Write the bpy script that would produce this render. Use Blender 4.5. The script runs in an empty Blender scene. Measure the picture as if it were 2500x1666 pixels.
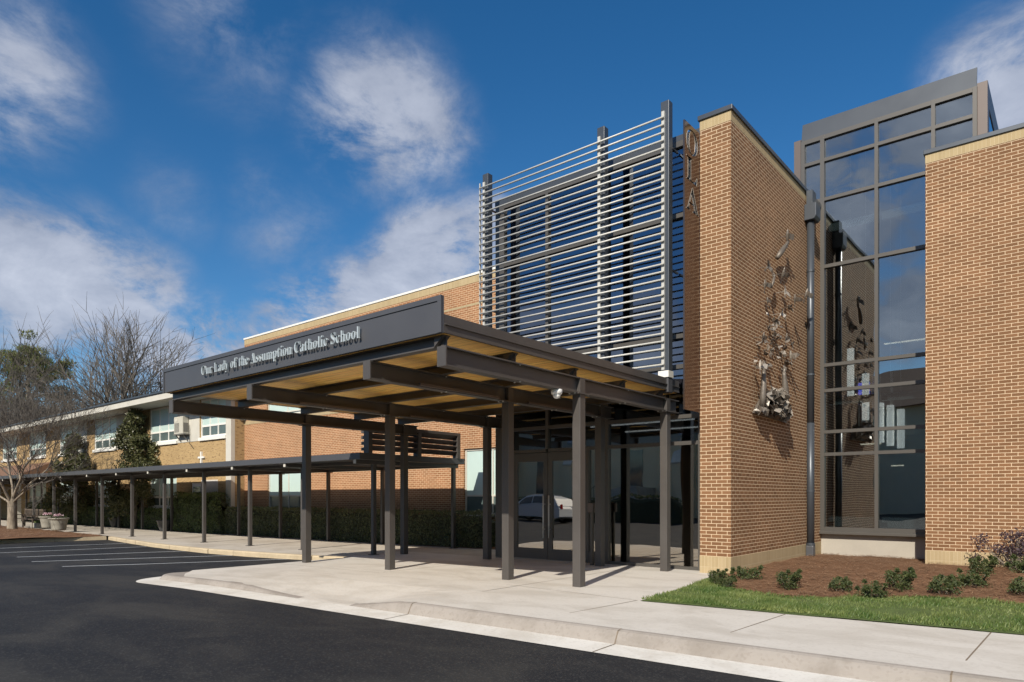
import bpy, bmesh, math, random
from mathutils import Vector, Matrix, noise
R = math.radians
sc = bpy.context.scene
COL = sc.collection

# ------------------------------------------------------------------ camera
cam_d = bpy.data.cameras.new('camera')
cam_d.sensor_width = 36.0
cam_d.lens = 24.0
cam_d.shift_y = 0.1516
cam_d.clip_end = 3000
cam = bpy.data.objects.new('camera', cam_d)
COL.objects.link(cam)
cam.location = (0, 0, 1.5)
cam.rotation_euler = (R(90), 0, R(39.75))
sc.camera = cam

# ------------------------------------------------------------------ sun, sky, exposure
SUN_EL = R(35.5)
SX, SY = 0.28, -0.96                      # where the sun stands, seen from above
travel = Vector((-SX * math.cos(SUN_EL), -SY * math.cos(SUN_EL), -math.sin(SUN_EL)))
sun_d = bpy.data.lights.new('sun', 'SUN')
sun_d.energy = 4.4
sun_d.angle = R(0.5)
sun_d.color = (1.0, 0.92, 0.79)
sun = bpy.data.objects.new('sun', sun_d)
COL.objects.link(sun)
sun.rotation_euler = travel.to_track_quat('-Z', 'Y').to_euler()
sun.location = (10, -30, 40)

sc.view_settings.view_transform = 'Standard'
sc.view_settings.look = 'None'
sc.view_settings.exposure = 0.32
sc.view_settings.gamma = 1
sc.view_settings.use_curve_mapping = False
sc.render.film_transparent = False
try:
    sc.cycles.max_bounces = 10
    sc.cycles.transparent_max_bounces = 16
    sc.cycles.caustics_reflective = False
    sc.cycles.caustics_refractive = False
    sc.cycles.use_denoising = True
except Exception:
    pass

world = bpy.data.worlds.new('World')
sc.world = world
world.use_nodes = True
wt = world.node_tree
for n in list(wt.nodes):
    wt.nodes.remove(n)


def wn(kind, **kw):
    n = wt.nodes.new(kind)
    for k, v in kw.items():
        setattr(n, k, v)
    return n


def wmath(op, a, b=None, clamp=False):
    n = wn('ShaderNodeMath', operation=op, use_clamp=clamp)
    for i, x in enumerate((a, b)):
        if x is None:
            continue
        if isinstance(x, (int, float)):
            n.inputs[i].default_value = x
        else:
            wt.links.new(x, n.inputs[i])
    return n.outputs[0]


sky = wn('ShaderNodeTexSky', sky_type='NISHITA')
sky.sun_disc = False
sky.sun_elevation = SUN_EL
sky.sun_rotation = math.atan2(SX, SY)
sky.altitude = 300
sky.air_density = 1.0
sky.dust_density = 0.35
sky.ozone_density = 3.0
hsv = wn('ShaderNodeHueSaturation')
hsv.inputs['Saturation'].default_value = 1.32
hsv.inputs['Value'].default_value = 0.84
wt.links.new(sky.outputs[0], hsv.inputs['Color'])
tc = wn('ShaderNodeTexCoord')
sepd = wn('ShaderNodeSeparateXYZ')
wt.links.new(tc.outputs['Generated'], sepd.inputs[0])
nz = wn('ShaderNodeTexNoise')
nz.inputs['Scale'].default_value = 6.5
nz.inputs['Detail'].default_value = 14
nz.inputs['Roughness'].default_value = 0.66
nz.inputs['Distortion'].default_value = 0.25
cmap = wn('ShaderNodeMapping')
cmap.inputs['Scale'].default_value = (1, 1, 1.7)
wt.links.new(tc.outputs['Generated'], cmap.inputs[0])
wt.links.new(cmap.outputs[0], nz.inputs['Vector'])
nf = nz.outputs[0]
# clouds stand at fixed places of the sky dome (unit directions, angular radius, strength)
CLOUDS = []


def cloud_at(u, v, rad, strength=1.0, south=False):
    f, t = 1667.0, R(39.75)
    d = Vector((-math.sin(t), math.cos(t), 0)) + Vector((math.cos(t), math.sin(t), 0)) * ((u - 1250) / f) + Vector((0, 0, (1212 - v) / f))
    if south:                                # the same height and side, but over the photographer's shoulder
        d.y = -d.y
    CLOUDS.append((d.normalized(), rad, strength))


for c in ((930, 290, .125, .95), (1040, 330, .09, .8), (850, 330, .07, .6), (1000, 430, .07, .45), (900, 200, .08, .42), (960, 120, .09, .2),
          (30, 190, .10, .75), (60, 80, .07, .5), (-60, 260, .10, .7),
          (40, 660, .11, 1.3), (170, 700, .11, 1.3), (300, 730, .10, 1.1), (-60, 640, .12, 1.2), (380, 720, .06, .9), (90, 740, .10, 1.2),
          (530, 850, .075, 1.9), (450, 880, .07, 1.6), (610, 850, .06, 1.5), (350, 860, .08, 1.0), (250, 800, .09, .9),
          (760, 755, .07, 1.3), (870, 735, .08, 1.4), (1060, 640, .10, 1.5), (980, 690, .09, 1.4), (1180, 620, .1, 1.1), (700, 790, .07, 1.3),
          (2440, 190, .09, .85), (2480, 280, .09, .95), (2560, 160, .1, .9), (2380, 110, .05, .35),
          (640, 470, .07, .30), (730, 590, .11, .34), (420, 490, .08, .24), (480, 30, .09, .42), (600, 110, .12, .30)):
    cloud_at(*c)
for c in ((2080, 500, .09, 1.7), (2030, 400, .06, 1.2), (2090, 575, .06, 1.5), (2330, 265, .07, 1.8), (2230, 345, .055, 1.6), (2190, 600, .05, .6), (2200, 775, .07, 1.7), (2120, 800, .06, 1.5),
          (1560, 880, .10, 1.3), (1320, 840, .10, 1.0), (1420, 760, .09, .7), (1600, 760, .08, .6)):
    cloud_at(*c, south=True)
# unseen clouds overhead and behind the photographer, most added to lighten the shade
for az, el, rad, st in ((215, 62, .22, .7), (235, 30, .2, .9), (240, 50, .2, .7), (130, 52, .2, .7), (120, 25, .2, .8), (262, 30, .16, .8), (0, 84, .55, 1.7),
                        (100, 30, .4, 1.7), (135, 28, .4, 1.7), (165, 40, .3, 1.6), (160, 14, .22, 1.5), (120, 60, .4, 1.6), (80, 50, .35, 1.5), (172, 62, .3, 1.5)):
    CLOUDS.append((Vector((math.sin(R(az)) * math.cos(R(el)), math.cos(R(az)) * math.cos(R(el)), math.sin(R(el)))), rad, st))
nrm = wn('ShaderNodeVectorMath', operation='NORMALIZE')
wt.links.new(tc.outputs['Generated'], nrm.inputs[0])
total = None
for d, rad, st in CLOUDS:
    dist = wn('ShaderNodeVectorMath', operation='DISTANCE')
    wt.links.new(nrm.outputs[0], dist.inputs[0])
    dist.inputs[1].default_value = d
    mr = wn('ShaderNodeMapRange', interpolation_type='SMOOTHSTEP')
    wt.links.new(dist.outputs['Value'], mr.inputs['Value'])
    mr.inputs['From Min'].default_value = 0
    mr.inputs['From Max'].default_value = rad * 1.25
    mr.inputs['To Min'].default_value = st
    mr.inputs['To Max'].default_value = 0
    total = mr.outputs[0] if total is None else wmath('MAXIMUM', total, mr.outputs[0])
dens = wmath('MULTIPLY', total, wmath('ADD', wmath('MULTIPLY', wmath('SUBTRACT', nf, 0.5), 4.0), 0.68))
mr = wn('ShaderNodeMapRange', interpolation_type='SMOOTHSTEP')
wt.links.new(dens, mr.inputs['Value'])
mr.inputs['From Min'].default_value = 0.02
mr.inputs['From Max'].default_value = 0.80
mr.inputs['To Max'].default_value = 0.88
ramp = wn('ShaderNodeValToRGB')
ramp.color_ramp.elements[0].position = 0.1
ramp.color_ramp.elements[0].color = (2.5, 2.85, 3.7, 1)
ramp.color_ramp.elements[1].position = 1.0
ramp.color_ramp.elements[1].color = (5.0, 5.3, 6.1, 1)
nz2 = wn('ShaderNodeTexNoise')
nz2.inputs['Scale'].default_value = 9
nz2.inputs['Detail'].default_value = 8
sh = wn('ShaderNodeVectorMath', operation='ADD')
wt.links.new(cmap.outputs[0], sh.inputs[0])
sh.inputs[1].default_value = (.02, -.05, .06)
wt.links.new(sh.outputs[0], nz2.inputs['Vector'])
wt.links.new(wmath('ADD', wmath('MULTIPLY', dens, .46), wmath('MULTIPLY', wmath('SUBTRACT', nz2.outputs[0], .45), 1.5)), ramp.inputs[0])
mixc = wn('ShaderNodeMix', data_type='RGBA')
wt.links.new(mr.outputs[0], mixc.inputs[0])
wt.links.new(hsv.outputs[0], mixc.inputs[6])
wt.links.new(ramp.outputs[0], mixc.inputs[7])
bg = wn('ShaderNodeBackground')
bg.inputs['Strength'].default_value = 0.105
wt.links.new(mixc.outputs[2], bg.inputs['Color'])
wo = wn('ShaderNodeOutputWorld')
wt.links.new(bg.outputs[0], wo.inputs[0])


# ------------------------------------------------------------------ materials
def new_mat(name):
    m = bpy.data.materials.new(name)
    m.use_nodes = True
    nt = m.node_tree
    return m, nt, nt.nodes['Principled BSDF']


def N(nt, kind, **kw):
    n = nt.nodes.new(kind)
    for k, v in kw.items():
        setattr(n, k, v)
    return n


def plain(name, col, rough=0.6, metal=0.0, var=0.0, scale=3.0, bump=0.0, bscale=40.0, spec=0.5, var2=0.0, scale2=60.0, stretch=None, rvar=0.0):
    """one colour, with uneven tone (var), speckle (var2) and relief (bump)"""
    m, nt, p = new_mat(name)
    p.inputs['Roughness'].default_value = rough
    p.inputs['Metallic'].default_value = metal
    p.inputs['Specular IOR Level'].default_value = spec
    p.inputs['Base Color'].default_value = (*col, 1)
    tcn = N(nt, 'ShaderNodeTexCoord')
    vec = tcn.outputs['Object']
    if stretch:
        mp = N(nt, 'ShaderNodeMapping')
        mp.inputs['Scale'].default_value = stretch
        nt.links.new(vec, mp.inputs[0])
        vec = mp.outputs[0]
    src = None
    if var or var2:
        n1 = N(nt, 'ShaderNodeTexNoise')
        n1.inputs['Scale'].default_value = scale
        n1.inputs['Detail'].default_value = 6
        nt.links.new(vec, n1.inputs['Vector'])
        n2 = N(nt, 'ShaderNodeTexNoise')
        n2.inputs['Scale'].default_value = scale2
        n2.inputs['Detail'].default_value = 3
        nt.links.new(vec, n2.inputs['Vector'])
        a = N(nt, 'ShaderNodeMath', operation='MULTIPLY_ADD')
        nt.links.new(n1.outputs[0], a.inputs[0])
        a.inputs[1].default_value = var * 2.6
        a.inputs[2].default_value = 1 - var * 1.3 - var2 * 1.3
        b = N(nt, 'ShaderNodeMath', operation='MULTIPLY_ADD')
        nt.links.new(n2.outputs[0], b.inputs[0])
        b.inputs[1].default_value = var2 * 2.6
        nt.links.new(a.outputs[0], b.inputs[2])
        mx = N(nt, 'ShaderNodeVectorMath', operation='SCALE')
        mx.inputs[0].default_value = col
        nt.links.new(b.outputs[0], mx.inputs['Scale'])
        nt.links.new(mx.outputs[0], p.inputs['Base Color'])
        if rvar:
            c = N(nt, 'ShaderNodeMath', operation='MULTIPLY_ADD')
            nt.links.new(n1.outputs[0], c.inputs[0])
            c.inputs[1].default_value = rvar * 2
            c.inputs[2].default_value = rough - rvar
            nt.links.new(c.outputs[0], p.inputs['Roughness'])
    if bump:
        n3 = N(nt, 'ShaderNodeTexNoise')
        n3.inputs['Scale'].default_value = bscale
        n3.inputs['Detail'].default_value = 5
        nt.links.new(vec, n3.inputs['Vector'])
        bp = N(nt, 'ShaderNodeBump')
        bp.inputs['Strength'].default_value = bump
        bp.inputs['Distance'].default_value = 0.02
        nt.links.new(n3.outputs[0], bp.inputs['Height'])
        nt.links.new(bp.outputs[0], p.inputs['Normal'])
    return m


def brick(name, c1, c2, mortar, bw=0.2032, rh=0.0677, ms=0.0056, offset=0.5, zoff=0.0, fleck=None, soft=0.15, tone=0.14):
    """bricks laid on whichever upright plane the face lies in"""
    m, nt, p = new_mat(name)
    geo = N(nt, 'ShaderNodeNewGeometry')
    sp = N(nt, 'ShaderNodeSeparateXYZ')
    sn = N(nt, 'ShaderNodeSeparateXYZ')
    nt.links.new(geo.outputs['Position'], sp.inputs[0])
    nt.links.new(geo.outputs['True Normal'], sn.inputs[0])
    ab = N(nt, 'ShaderNodeMath', operation='ABSOLUTE')
    nt.links.new(sn.outputs[0], ab.inputs[0])
    gt = N(nt, 'ShaderNodeMath', operation='GREATER_THAN')
    nt.links.new(ab.outputs[0], gt.inputs[0])
    gt.inputs[1].default_value = 0.5
    mx = N(nt, 'ShaderNodeMix', data_type='FLOAT')
    nt.links.new(gt.outputs[0], mx.inputs[0])
    nt.links.new(sp.outputs[0], mx.inputs[2])
    nt.links.new(sp.outputs[1], mx.inputs[3])
    zz = N(nt, 'ShaderNodeMath', operation='SUBTRACT')
    nt.links.new(sp.outputs[2], zz.inputs[0])
    zz.inputs[1].default_value = zoff - 20 * rh
    ux = N(nt, 'ShaderNodeMath', operation='ADD')
    nt.links.new(mx.outputs[0], ux.inputs[0])
    ux.inputs[1].default_value = 600 * bw
    cb = N(nt, 'ShaderNodeCombineXYZ')
    nt.links.new(ux.outputs[0], cb.inputs[0])
    nt.links.new(zz.outputs[0], cb.inputs[1])
    bt = N(nt, 'ShaderNodeTexBrick')
    bt.offset = offset
    bt.inputs['Color1'].default_value = (*c1, 1)
    bt.inputs['Color2'].default_value = (*c2, 1)
    bt.inputs['Mortar'].default_value = (*mortar, 1)
    bt.inputs['Scale'].default_value = 1
    bt.inputs['Mortar Size'].default_value = ms
    bt.inputs['Mortar Smooth'].default_value = soft
    bt.inputs['Bias'].default_value = 0
    bt.inputs['Brick Width'].default_value = bw
    bt.inputs['Row Height'].default_value = rh
    nt.links.new(cb.outputs[0], bt.inputs['Vector'])
    nz = N(nt, 'ShaderNodeTexNoise')
    nz.inputs['Scale'].default_value = 0.9
    nz.inputs['Detail'].default_value = 8
    nt.links.new(cb.outputs[0], nz.inputs['Vector'])
    a = N(nt, 'ShaderNodeMath', operation='MULTIPLY_ADD')
    nt.links.new(nz.outputs[0], a.inputs[0])
    a.inputs[1].default_value = tone * 2.4
    a.inputs[2].default_value = 1 - tone * 1.2
    sc_ = N(nt, 'ShaderNodeVectorMath', operation='SCALE')
    nt.links.new(bt.outputs['Color'], sc_.inputs[0])
    nt.links.new(a.outputs[0], sc_.inputs['Scale'])
    out = sc_.outputs[0]
    if fleck:
        fn = N(nt, 'ShaderNodeTexNoise')
        fn.inputs['Scale'].default_value = 5
        fn.inputs['Detail'].default_value = 2
        mp = N(nt, 'ShaderNodeMapping')
        mp.inputs['Scale'].default_value = (1, 3, 1)
        nt.links.new(cb.outputs[0], mp.inputs[0])
        nt.links.new(mp.outputs[0], fn.inputs['Vector'])
        mr = N(nt, 'ShaderNodeMapRange')
        mr.inputs['From Min'].default_value = 0.58
        mr.inputs['From Max'].default_value = 0.68
        nt.links.new(fn.outputs[0], mr.inputs['Value'])
        m2 = N(nt, 'ShaderNodeMix', data_type='RGBA')
        nt.links.new(mr.outputs[0], m2.inputs[0])
        nt.links.new(out, m2.inputs[6])
        m2.inputs[7].default_value = (*fleck, 1)
        out = m2.outputs[2]
    nt.links.new(out, p.inputs['Base Color'])
    p.inputs['Roughness'].default_value = 0.85
    p.inputs['Specular IOR Level'].default_value = 0.25
    bp = N(nt, 'ShaderNodeBump')
    bp.inputs['Strength'].default_value = 0.5
    bp.inputs['Distance'].default_value = 0.006
    bp.invert = True
    nt.links.new(bt.outputs['Fac'], bp.inputs['Height'])
    nt.links.new(bp.outputs[0], p.inputs['Normal'])
    return m


def glass(name, tint, base, gain, refl=(1, 1, 1), ior=1.5):
    """a pane: a see-through tint under a mirror that strengthens at a slant"""
    m = bpy.data.materials.new(name)
    m.use_nodes = True
    nt = m.node_tree
    for n in list(nt.nodes):
        nt.nodes.remove(n)
    tr = N(nt, 'ShaderNodeBsdfTransparent')
    tr.inputs[0].default_value = (*tint, 1)
    gl = N(nt, 'ShaderNodeBsdfGlossy')
    gl.inputs['Color'].default_value = (*refl, 1)
    gl.inputs['Roughness'].default_value = 0.0
    geo = N(nt, 'ShaderNodeNewGeometry')
    wv = N(nt, 'ShaderNodeTexNoise')
    wv.inputs['Scale'].default_value = .9
    wv.inputs['Detail'].default_value = 1
    nt.links.new(geo.outputs['Position'], wv.inputs['Vector'])
    bp = N(nt, 'ShaderNodeBump')
    bp.inputs['Strength'].default_value = .22
    bp.inputs['Distance'].default_value = .03
    nt.links.new(wv.outputs[0], bp.inputs['Height'])
    nt.links.new(bp.outputs[0], gl.inputs['Normal'])
    lw = N(nt, 'ShaderNodeFresnel')
    lw.inputs[0].default_value = ior
    a = N(nt, 'ShaderNodeMath', operation='MULTIPLY_ADD', use_clamp=True)
    nt.links.new(lw.outputs[0], a.inputs[0])
    a.inputs[1].default_value = gain
    a.inputs[2].default_value = base
    mx = N(nt, 'ShaderNodeMixShader')
    nt.links.new(a.outputs[0], mx.inputs[0])
    nt.links.new(tr.outputs[0], mx.inputs[1])
    nt.links.new(gl.outputs[0], mx.inputs[2])
    o = N(nt, 'ShaderNodeOutputMaterial')
    nt.links.new(mx.outputs[0], o.inputs[0])
    return m


def leafmat(name, c1, c2, rough=0.5, scale=1.7, trans=0.25):
    m, nt, p = new_mat(name)
    geo = N(nt, 'ShaderNodeNewGeometry')
    n1 = N(nt, 'ShaderNodeTexNoise')
    n1.inputs['Scale'].default_value = scale
    n1.inputs['Detail'].default_value = 2
    nt.links.new(geo.outputs['Position'], n1.inputs['Vector'])
    ad = N(nt, 'ShaderNodeMath', operation='MULTIPLY_ADD', use_clamp=True)
    nt.links.new(geo.outputs['Random Per Island'], ad.inputs[0])
    ad.inputs[1].default_value = 0.6
    s2 = N(nt, 'ShaderNodeMath', operation='MULTIPLY_ADD')
    nt.links.new(n1.outputs[0], s2.inputs[0])
    s2.inputs[1].default_value = 1.6
    s2.inputs[2].default_value = -0.6
    nt.links.new(s2.outputs[0], ad.inputs[2])
    mx = N(nt, 'ShaderNodeMix', data_type='RGBA')
    nt.links.new(ad.outputs[0], mx.inputs[0])
    mx.inputs[6].default_value = (*c1, 1)
    mx.inputs[7].default_value = (*c2, 1)
    nt.links.new(mx.outputs[2], p.inputs['Base Color'])
    p.inputs['Roughness'].default_value = rough
    if trans:
        tl = N(nt, 'ShaderNodeBsdfTranslucent')
        nt.links.new(mx.outputs[2], tl.inputs[0])
        ms = N(nt, 'ShaderNodeMixShader')
        ms.inputs[0].default_value = trans
        out = nt.nodes['Material Output']
        nt.links.new(p.outputs[0], ms.inputs[1])
        nt.links.new(tl.outputs[0], ms.inputs[2])
        nt.links.new(ms.outputs[0], out.inputs[0])
    return m


def glow(name, col, strength):
    m, nt, p = new_mat(name)
    p.inputs['Base Color'].default_value = (*col, 1)
    p.inputs['Emission Color'].default_value = (*col, 1)
    p.inputs['Emission Strength'].default_value = strength
    return m


def wood(name, ca, cb_, plank=0.13):
    """boards running along X"""
    m, nt, p = new_mat(name)
    geo = N(nt, 'ShaderNodeNewGeometry')
    sp = N(nt, 'ShaderNodeSeparateXYZ')
    nt.links.new(geo.outputs['Position'], sp.inputs[0])
    bt = N(nt, 'ShaderNodeTexBrick')
    bt.offset = 0.37
    for k, v in (('Color1', (*ca, 1)), ('Color2', (*cb_, 1)), ('Mortar', (ca[0] * .25, ca[1] * .25, ca[2] * .25, 1)), ('Scale', 1.0), ('Mortar Size', 0.004),
                 ('Mortar Smooth', 0.2), ('Bias', 0.0), ('Brick Width', 3.1), ('Row Height', plank)):
        bt.inputs[k].default_value = v
    mpv = N(nt, 'ShaderNodeMapping')
    mpv.inputs['Location'].default_value = (40, 20, 0)
    nt.links.new(geo.outputs['Position'], mpv.inputs[0])
    nt.links.new(mpv.outputs[0], bt.inputs['Vector'])
    mp = N(nt, 'ShaderNodeMapping')
    mp.inputs['Scale'].default_value = (0.8, 14, 1)
    nt.links.new(geo.outputs['Position'], mp.inputs[0])
    n1 = N(nt, 'ShaderNodeTexNoise')
    n1.inputs['Scale'].default_value = 2.2
    n1.inputs['Detail'].default_value = 5
    n1.inputs['Distortion'].default_value = 0.8
    nt.links.new(mp.outputs[0], n1.inputs['Vector'])
    a = N(nt, 'ShaderNodeMath', operation='MULTIPLY_ADD')
    nt.links.new(n1.outputs[0], a.inputs[0])
    a.inputs[1].default_value = 1.3
    a.inputs[2].default_value = 0.38
    s = N(nt, 'ShaderNodeVectorMath', operation='SCALE')
    nt.links.new(bt.outputs[0], s.inputs[0])
    nt.links.new(a.outputs[0], s.inputs['Scale'])
    nt.links.new(s.outputs[0], p.inputs['Base Color'])
    p.inputs['Roughness'].default_value = 0.45
    return m


def bark(name, c1, c2):
    m, nt, p = new_mat(name)
    tcn = N(nt, 'ShaderNodeTexCoord')
    mp = N(nt, 'ShaderNodeMapping')
    mp.inputs['Scale'].default_value = (5, 5, 1.2)
    nt.links.new(tcn.outputs['Object'], mp.inputs[0])
    n1 = N(nt, 'ShaderNodeTexNoise')
    n1.inputs['Scale'].default_value = 2.5
    n1.inputs['Detail'].default_value = 6
    nt.links.new(mp.outputs[0], n1.inputs['Vector'])
    rp = N(nt, 'ShaderNodeValToRGB')
    rp.color_ramp.elements[0].position = 0.3
    rp.color_ramp.elements[0].color = (*c1, 1)
    rp.color_ramp.elements[1].position = 0.7
    rp.color_ramp.elements[1].color = (*c2, 1)
    nt.links.new(n1.outputs[0], rp.inputs[0])
    nt.links.new(rp.outputs[0], p.inputs['Base Color'])
    p.inputs['Roughness'].default_value = 0.9
    bp = N(nt, 'ShaderNodeBump')
    bp.inputs['Strength'].default_value = 0.6
    nt.links.new(n1.outputs[0], bp.inputs['Height'])
    nt.links.new(bp.outputs[0], p.inputs['Normal'])
    return m


def mottled(name, base, patch, fleck, pscale, fscale, famount, rough=.85, bump=.3, streak=(1, 1, 1)):
    """ground surfaces: broad stains over a base tone, with single lighter and darker grains"""
    m, nt, p = new_mat(name)
    geo = N(nt, 'ShaderNodeNewGeometry')
    mp = N(nt, 'ShaderNodeMapping')
    mp.inputs['Scale'].default_value = streak
    nt.links.new(geo.outputs['Position'], mp.inputs[0])
    n1 = N(nt, 'ShaderNodeTexNoise')
    n1.inputs['Scale'].default_value = pscale
    n1.inputs['Detail'].default_value = 10
    n1.inputs['Roughness'].default_value = .62
    n1.inputs['Distortion'].default_value = .6
    nt.links.new(mp.outputs[0], n1.inputs['Vector'])
    r1 = N(nt, 'ShaderNodeMapRange', interpolation_type='SMOOTHSTEP')
    r1.inputs['From Min'].default_value = .40
    r1.inputs['From Max'].default_value = .68
    nt.links.new(n1.outputs[0], r1.inputs['Value'])
    mx = N(nt, 'ShaderNodeMix', data_type='RGBA')
    nt.links.new(r1.outputs[0], mx.inputs[0])
    mx.inputs[6].default_value = (*base, 1)
    mx.inputs[7].default_value = (*patch, 1)
    v = N(nt, 'ShaderNodeTexVoronoi')
    v.inputs['Scale'].default_value = fscale
    nt.links.new(geo.outputs['Position'], v.inputs['Vector'])
    sepc = N(nt, 'ShaderNodeSeparateColor')
    nt.links.new(v.outputs['Color'], sepc.inputs[0])
    r2 = N(nt, 'ShaderNodeMapRange')
    r2.inputs['From Min'].default_value = .72
    r2.inputs['From Max'].default_value = 1.0
    r2.inputs['To Max'].default_value = famount
    nt.links.new(sepc.outputs[0], r2.inputs['Value'])
    m2 = N(nt, 'ShaderNodeMix', data_type='RGBA')
    nt.links.new(r2.outputs[0], m2.inputs[0])
    nt.links.new(mx.outputs[2], m2.inputs[6])
    m2.inputs[7].default_value = (*fleck, 1)
    nt.links.new(m2.outputs[2], p.inputs['Base Color'])
    p.inputs['Roughness'].default_value = rough
    p.inputs['Specular IOR Level'].default_value = .3
    bp = N(nt, 'ShaderNodeBump')
    bp.inputs['Strength'].default_value = bump
    bp.inputs['Distance'].default_value = .01
    nt.links.new(sepc.outputs[1], bp.inputs['Height'])
    nt.links.new(bp.outputs[0], p.inputs['Normal'])
    return m


M = {}
M['brick_tan'] = brick('sandy_brick', (.232, .120, .060), (.172, .088, .043), (.63, .485, .33), ms=.0060, zoff=0.383, tone=.24)
M['brick_orange'] = brick('orange_brick', (.36, .176, .088), (.275, .133, .064), (.68, .51, .33), ms=.0058, zoff=0.383, tone=.2)
M['brick_old'] = brick('old_yellow_brick', (.44, .305, .150), (.37, .25, .120), (.46, .35, .20), fleck=(.20, .125, .065), ms=.005)
M['soldier'] = brick('cream_soldier_brick', (.42, .33, .20), (.37, .285, .165), (.50, .41, .27), bw=.0677, rh=.2032, offset=0.0, ms=.004, zoff=0.18, tone=.14)
M['soldier_top'] = brick('cream_soldier_cap_brick', (.44, .345, .20), (.39, .30, .17), (.52, .42, .27), bw=.0677, rh=.3, offset=0.0, ms=.004, zoff=8.1, tone=.1)
M['concrete'] = mottled('pale_concrete', (.585, .555, .510), (.49, .457, .41), (.38, .35, .31), .9, 38, .25, .85, .08, (1, 1.8, 1))
M['plinth'] = plain('grey_plinth_concrete', (.40, .37, .32), .9, var=.12, scale=2.0, var2=.05, scale2=30)
M['walk_concrete'] = mottled('grey_walk_concrete', (.52, .475, .415), (.41, .365, .31), (.34, .30, .25), .9, 38, .3, .85, .08)
M['kerb'] = mottled('kerb_concrete', (.315, .285, .258), (.255, .228, .202), (.20, .17, .145), 2.0, 40, .3, .85, .08)
M['gutter'] = mottled('gutter_concrete', (.66, .64, .60), (.54, .51, .46), (.42, .39, .35), 1.3, 40, .3, .85, .08)
M['granite'] = plain('old_kerb_stone', (.50, .41, .28), .9, var=.2, scale=2.5, var2=.12, scale2=30, bump=.5, bscale=18, spec=.3)
M['joint'] = plain('dark_joint', (.20, .16, .12), .95, spec=.2)
M['asphalt'] = mottled('dark_asphalt', (.0125, .0135, .0165), (.0340, .0330, .0315), (.085, .082, .076), .55, 60, .38, .8, .4, (.8, 1.5, 1))
M['paint_white'] = plain('worn_white_paint', (.44, .46, .47), .8, var=.25, scale=8, var2=.25, scale2=60)
M['earth'] = plain('earth', (.10, .085, .045), .95, var=.3, scale=.4, var2=.2, scale2=8)
M['mulch'] = plain('pine_straw_mulch', (.185, .100, .056), .95, var=.28, scale=1.6, var2=.55, scale2=55, bump=1.0, bscale=48, spec=.2)
M['bronze'] = plain('dark_bronze_paint', (.088, .080, .075), .42, metal=.15, var=.12, scale=2.2, var2=.05, scale2=25, spec=.5, rvar=.1)
M['fascia'] = plain('grey_fascia_metal', (.088, .090, .100), .45, metal=.25, var=.10, scale=1.6, rvar=.08)
M['slate'] = plain('slate_blue_metal', (.075, .085, .100), .40, metal=.4, var=.06, scale=1.4, rvar=.06)
M['frame'] = plain('window_frame_bronze', (.105, .098, .090), .40, metal=.3, var=.05, scale=2)
M['panel'] = plain('bronze_panel', (.13, .105, .095), .45, metal=.3, var=.05, scale=2)
M['pipe'] = plain('silver_pipe_metal', (.52, .515, .485), .40, metal=.05, var=.05, scale=6)
M['blade'] = plain('polished_bronze_sheet', (.155, .115, .095), .20, metal=.8, var=.08, scale=1.2)
M['blade_edge'] = plain('pale_sign_edge', (.62, .57, .50), .35, metal=.2)
M['letters'] = plain('brushed_steel_letters', (.50, .56, .59), .35, metal=.2, var=.06, scale=8)
M['wood'] = wood('honey_pine_boards', (.97, .62, .18), (.90, .50, .13))
M['white'] = plain('white_paint', (.76, .75, .71), .55, var=.05, scale=3)
M['grey_white'] = plain('weathered_off_white_paint', (.56, .54, .48), .7, var=.12, scale=2)
M['plastic'] = plain('white_plastic', (.78, .77, .74), .4)
M['ac'] = plain('beige_metal_casing', (.52, .50, .43), .5, var=.06, scale=4)
M['ac_dark'] = plain('dark_grille', (.17, .165, .15), .6)
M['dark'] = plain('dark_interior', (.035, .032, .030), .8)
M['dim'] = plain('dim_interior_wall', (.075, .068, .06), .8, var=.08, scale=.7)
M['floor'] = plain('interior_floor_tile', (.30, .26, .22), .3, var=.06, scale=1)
M['teal'] = plain('drawn_teal_blind', (.50, .63, .60), .35, var=.06, scale=1.5, spec=.8)
M['teal_dark'] = plain('dark_teal_window', (.10, .135, .135), .08, var=.25, scale=2.4, spec=.9)
M['band'] = plain('pale_teal_band', (.78, .86, .82), .3, var=.05, scale=3)
M['glass_hall'] = glass('hall_glass', (.30, .34, .40), .24, .9, (.60, .68, .80))
M['glass_door'] = glass('door_glass', (.38, .39, .40), .36, .9, (1, .93, .83))
M['glass_tower'] = glass('tower_glass', (.46, .50, .52), .26, .9, (.92, .98, 1.0))
M['glow_white'] = glow('lit_white_tube', (1.0, .95, .86), 1.3)
M['glow_strip'] = glow('lit_ceiling_strip', (1.0, .86, .62), 1.6)
M['glow_blue'] = glow('lit_blue_panel', (.10, .14, 1.0), 1.6)
M['bronze_art'] = plain('grey_bronze_casting', (.150, .130, .110), .48, metal=.3, var=.35, scale=9, bump=.2, bscale=25)
M['steel_art'] = plain('bright_bronze_leaf', (.34, .305, .265), .45, metal=.25, var=.35, scale=7)
M['leaf_hedge'] = leafmat('hedge_leaves', (.060, .080, .032), (.185, .200, .090), .38)
M['leaf_green'] = leafmat('green_shrub_leaves', (.060, .095, .028), (.190, .240, .085), .38)
M['leaf_lit'] = leafmat('sunny_hedge_leaves', (.05, .085, .016), (.15, .19, .040), .45)
M['leaf_holly'] = leafmat('holly_leaves', (.045, .056, .020), (.170, .170, .072), .42)
M['leaf_shrub'] = leafmat('shrub_leaves', (.030, .050, .018), (.110, .130, .042), .55, scale=9)
M['leaf_purple'] = leafmat('purple_shrub_leaves', (.040, .026, .040), (.120, .085, .100), .45, scale=9)
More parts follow.
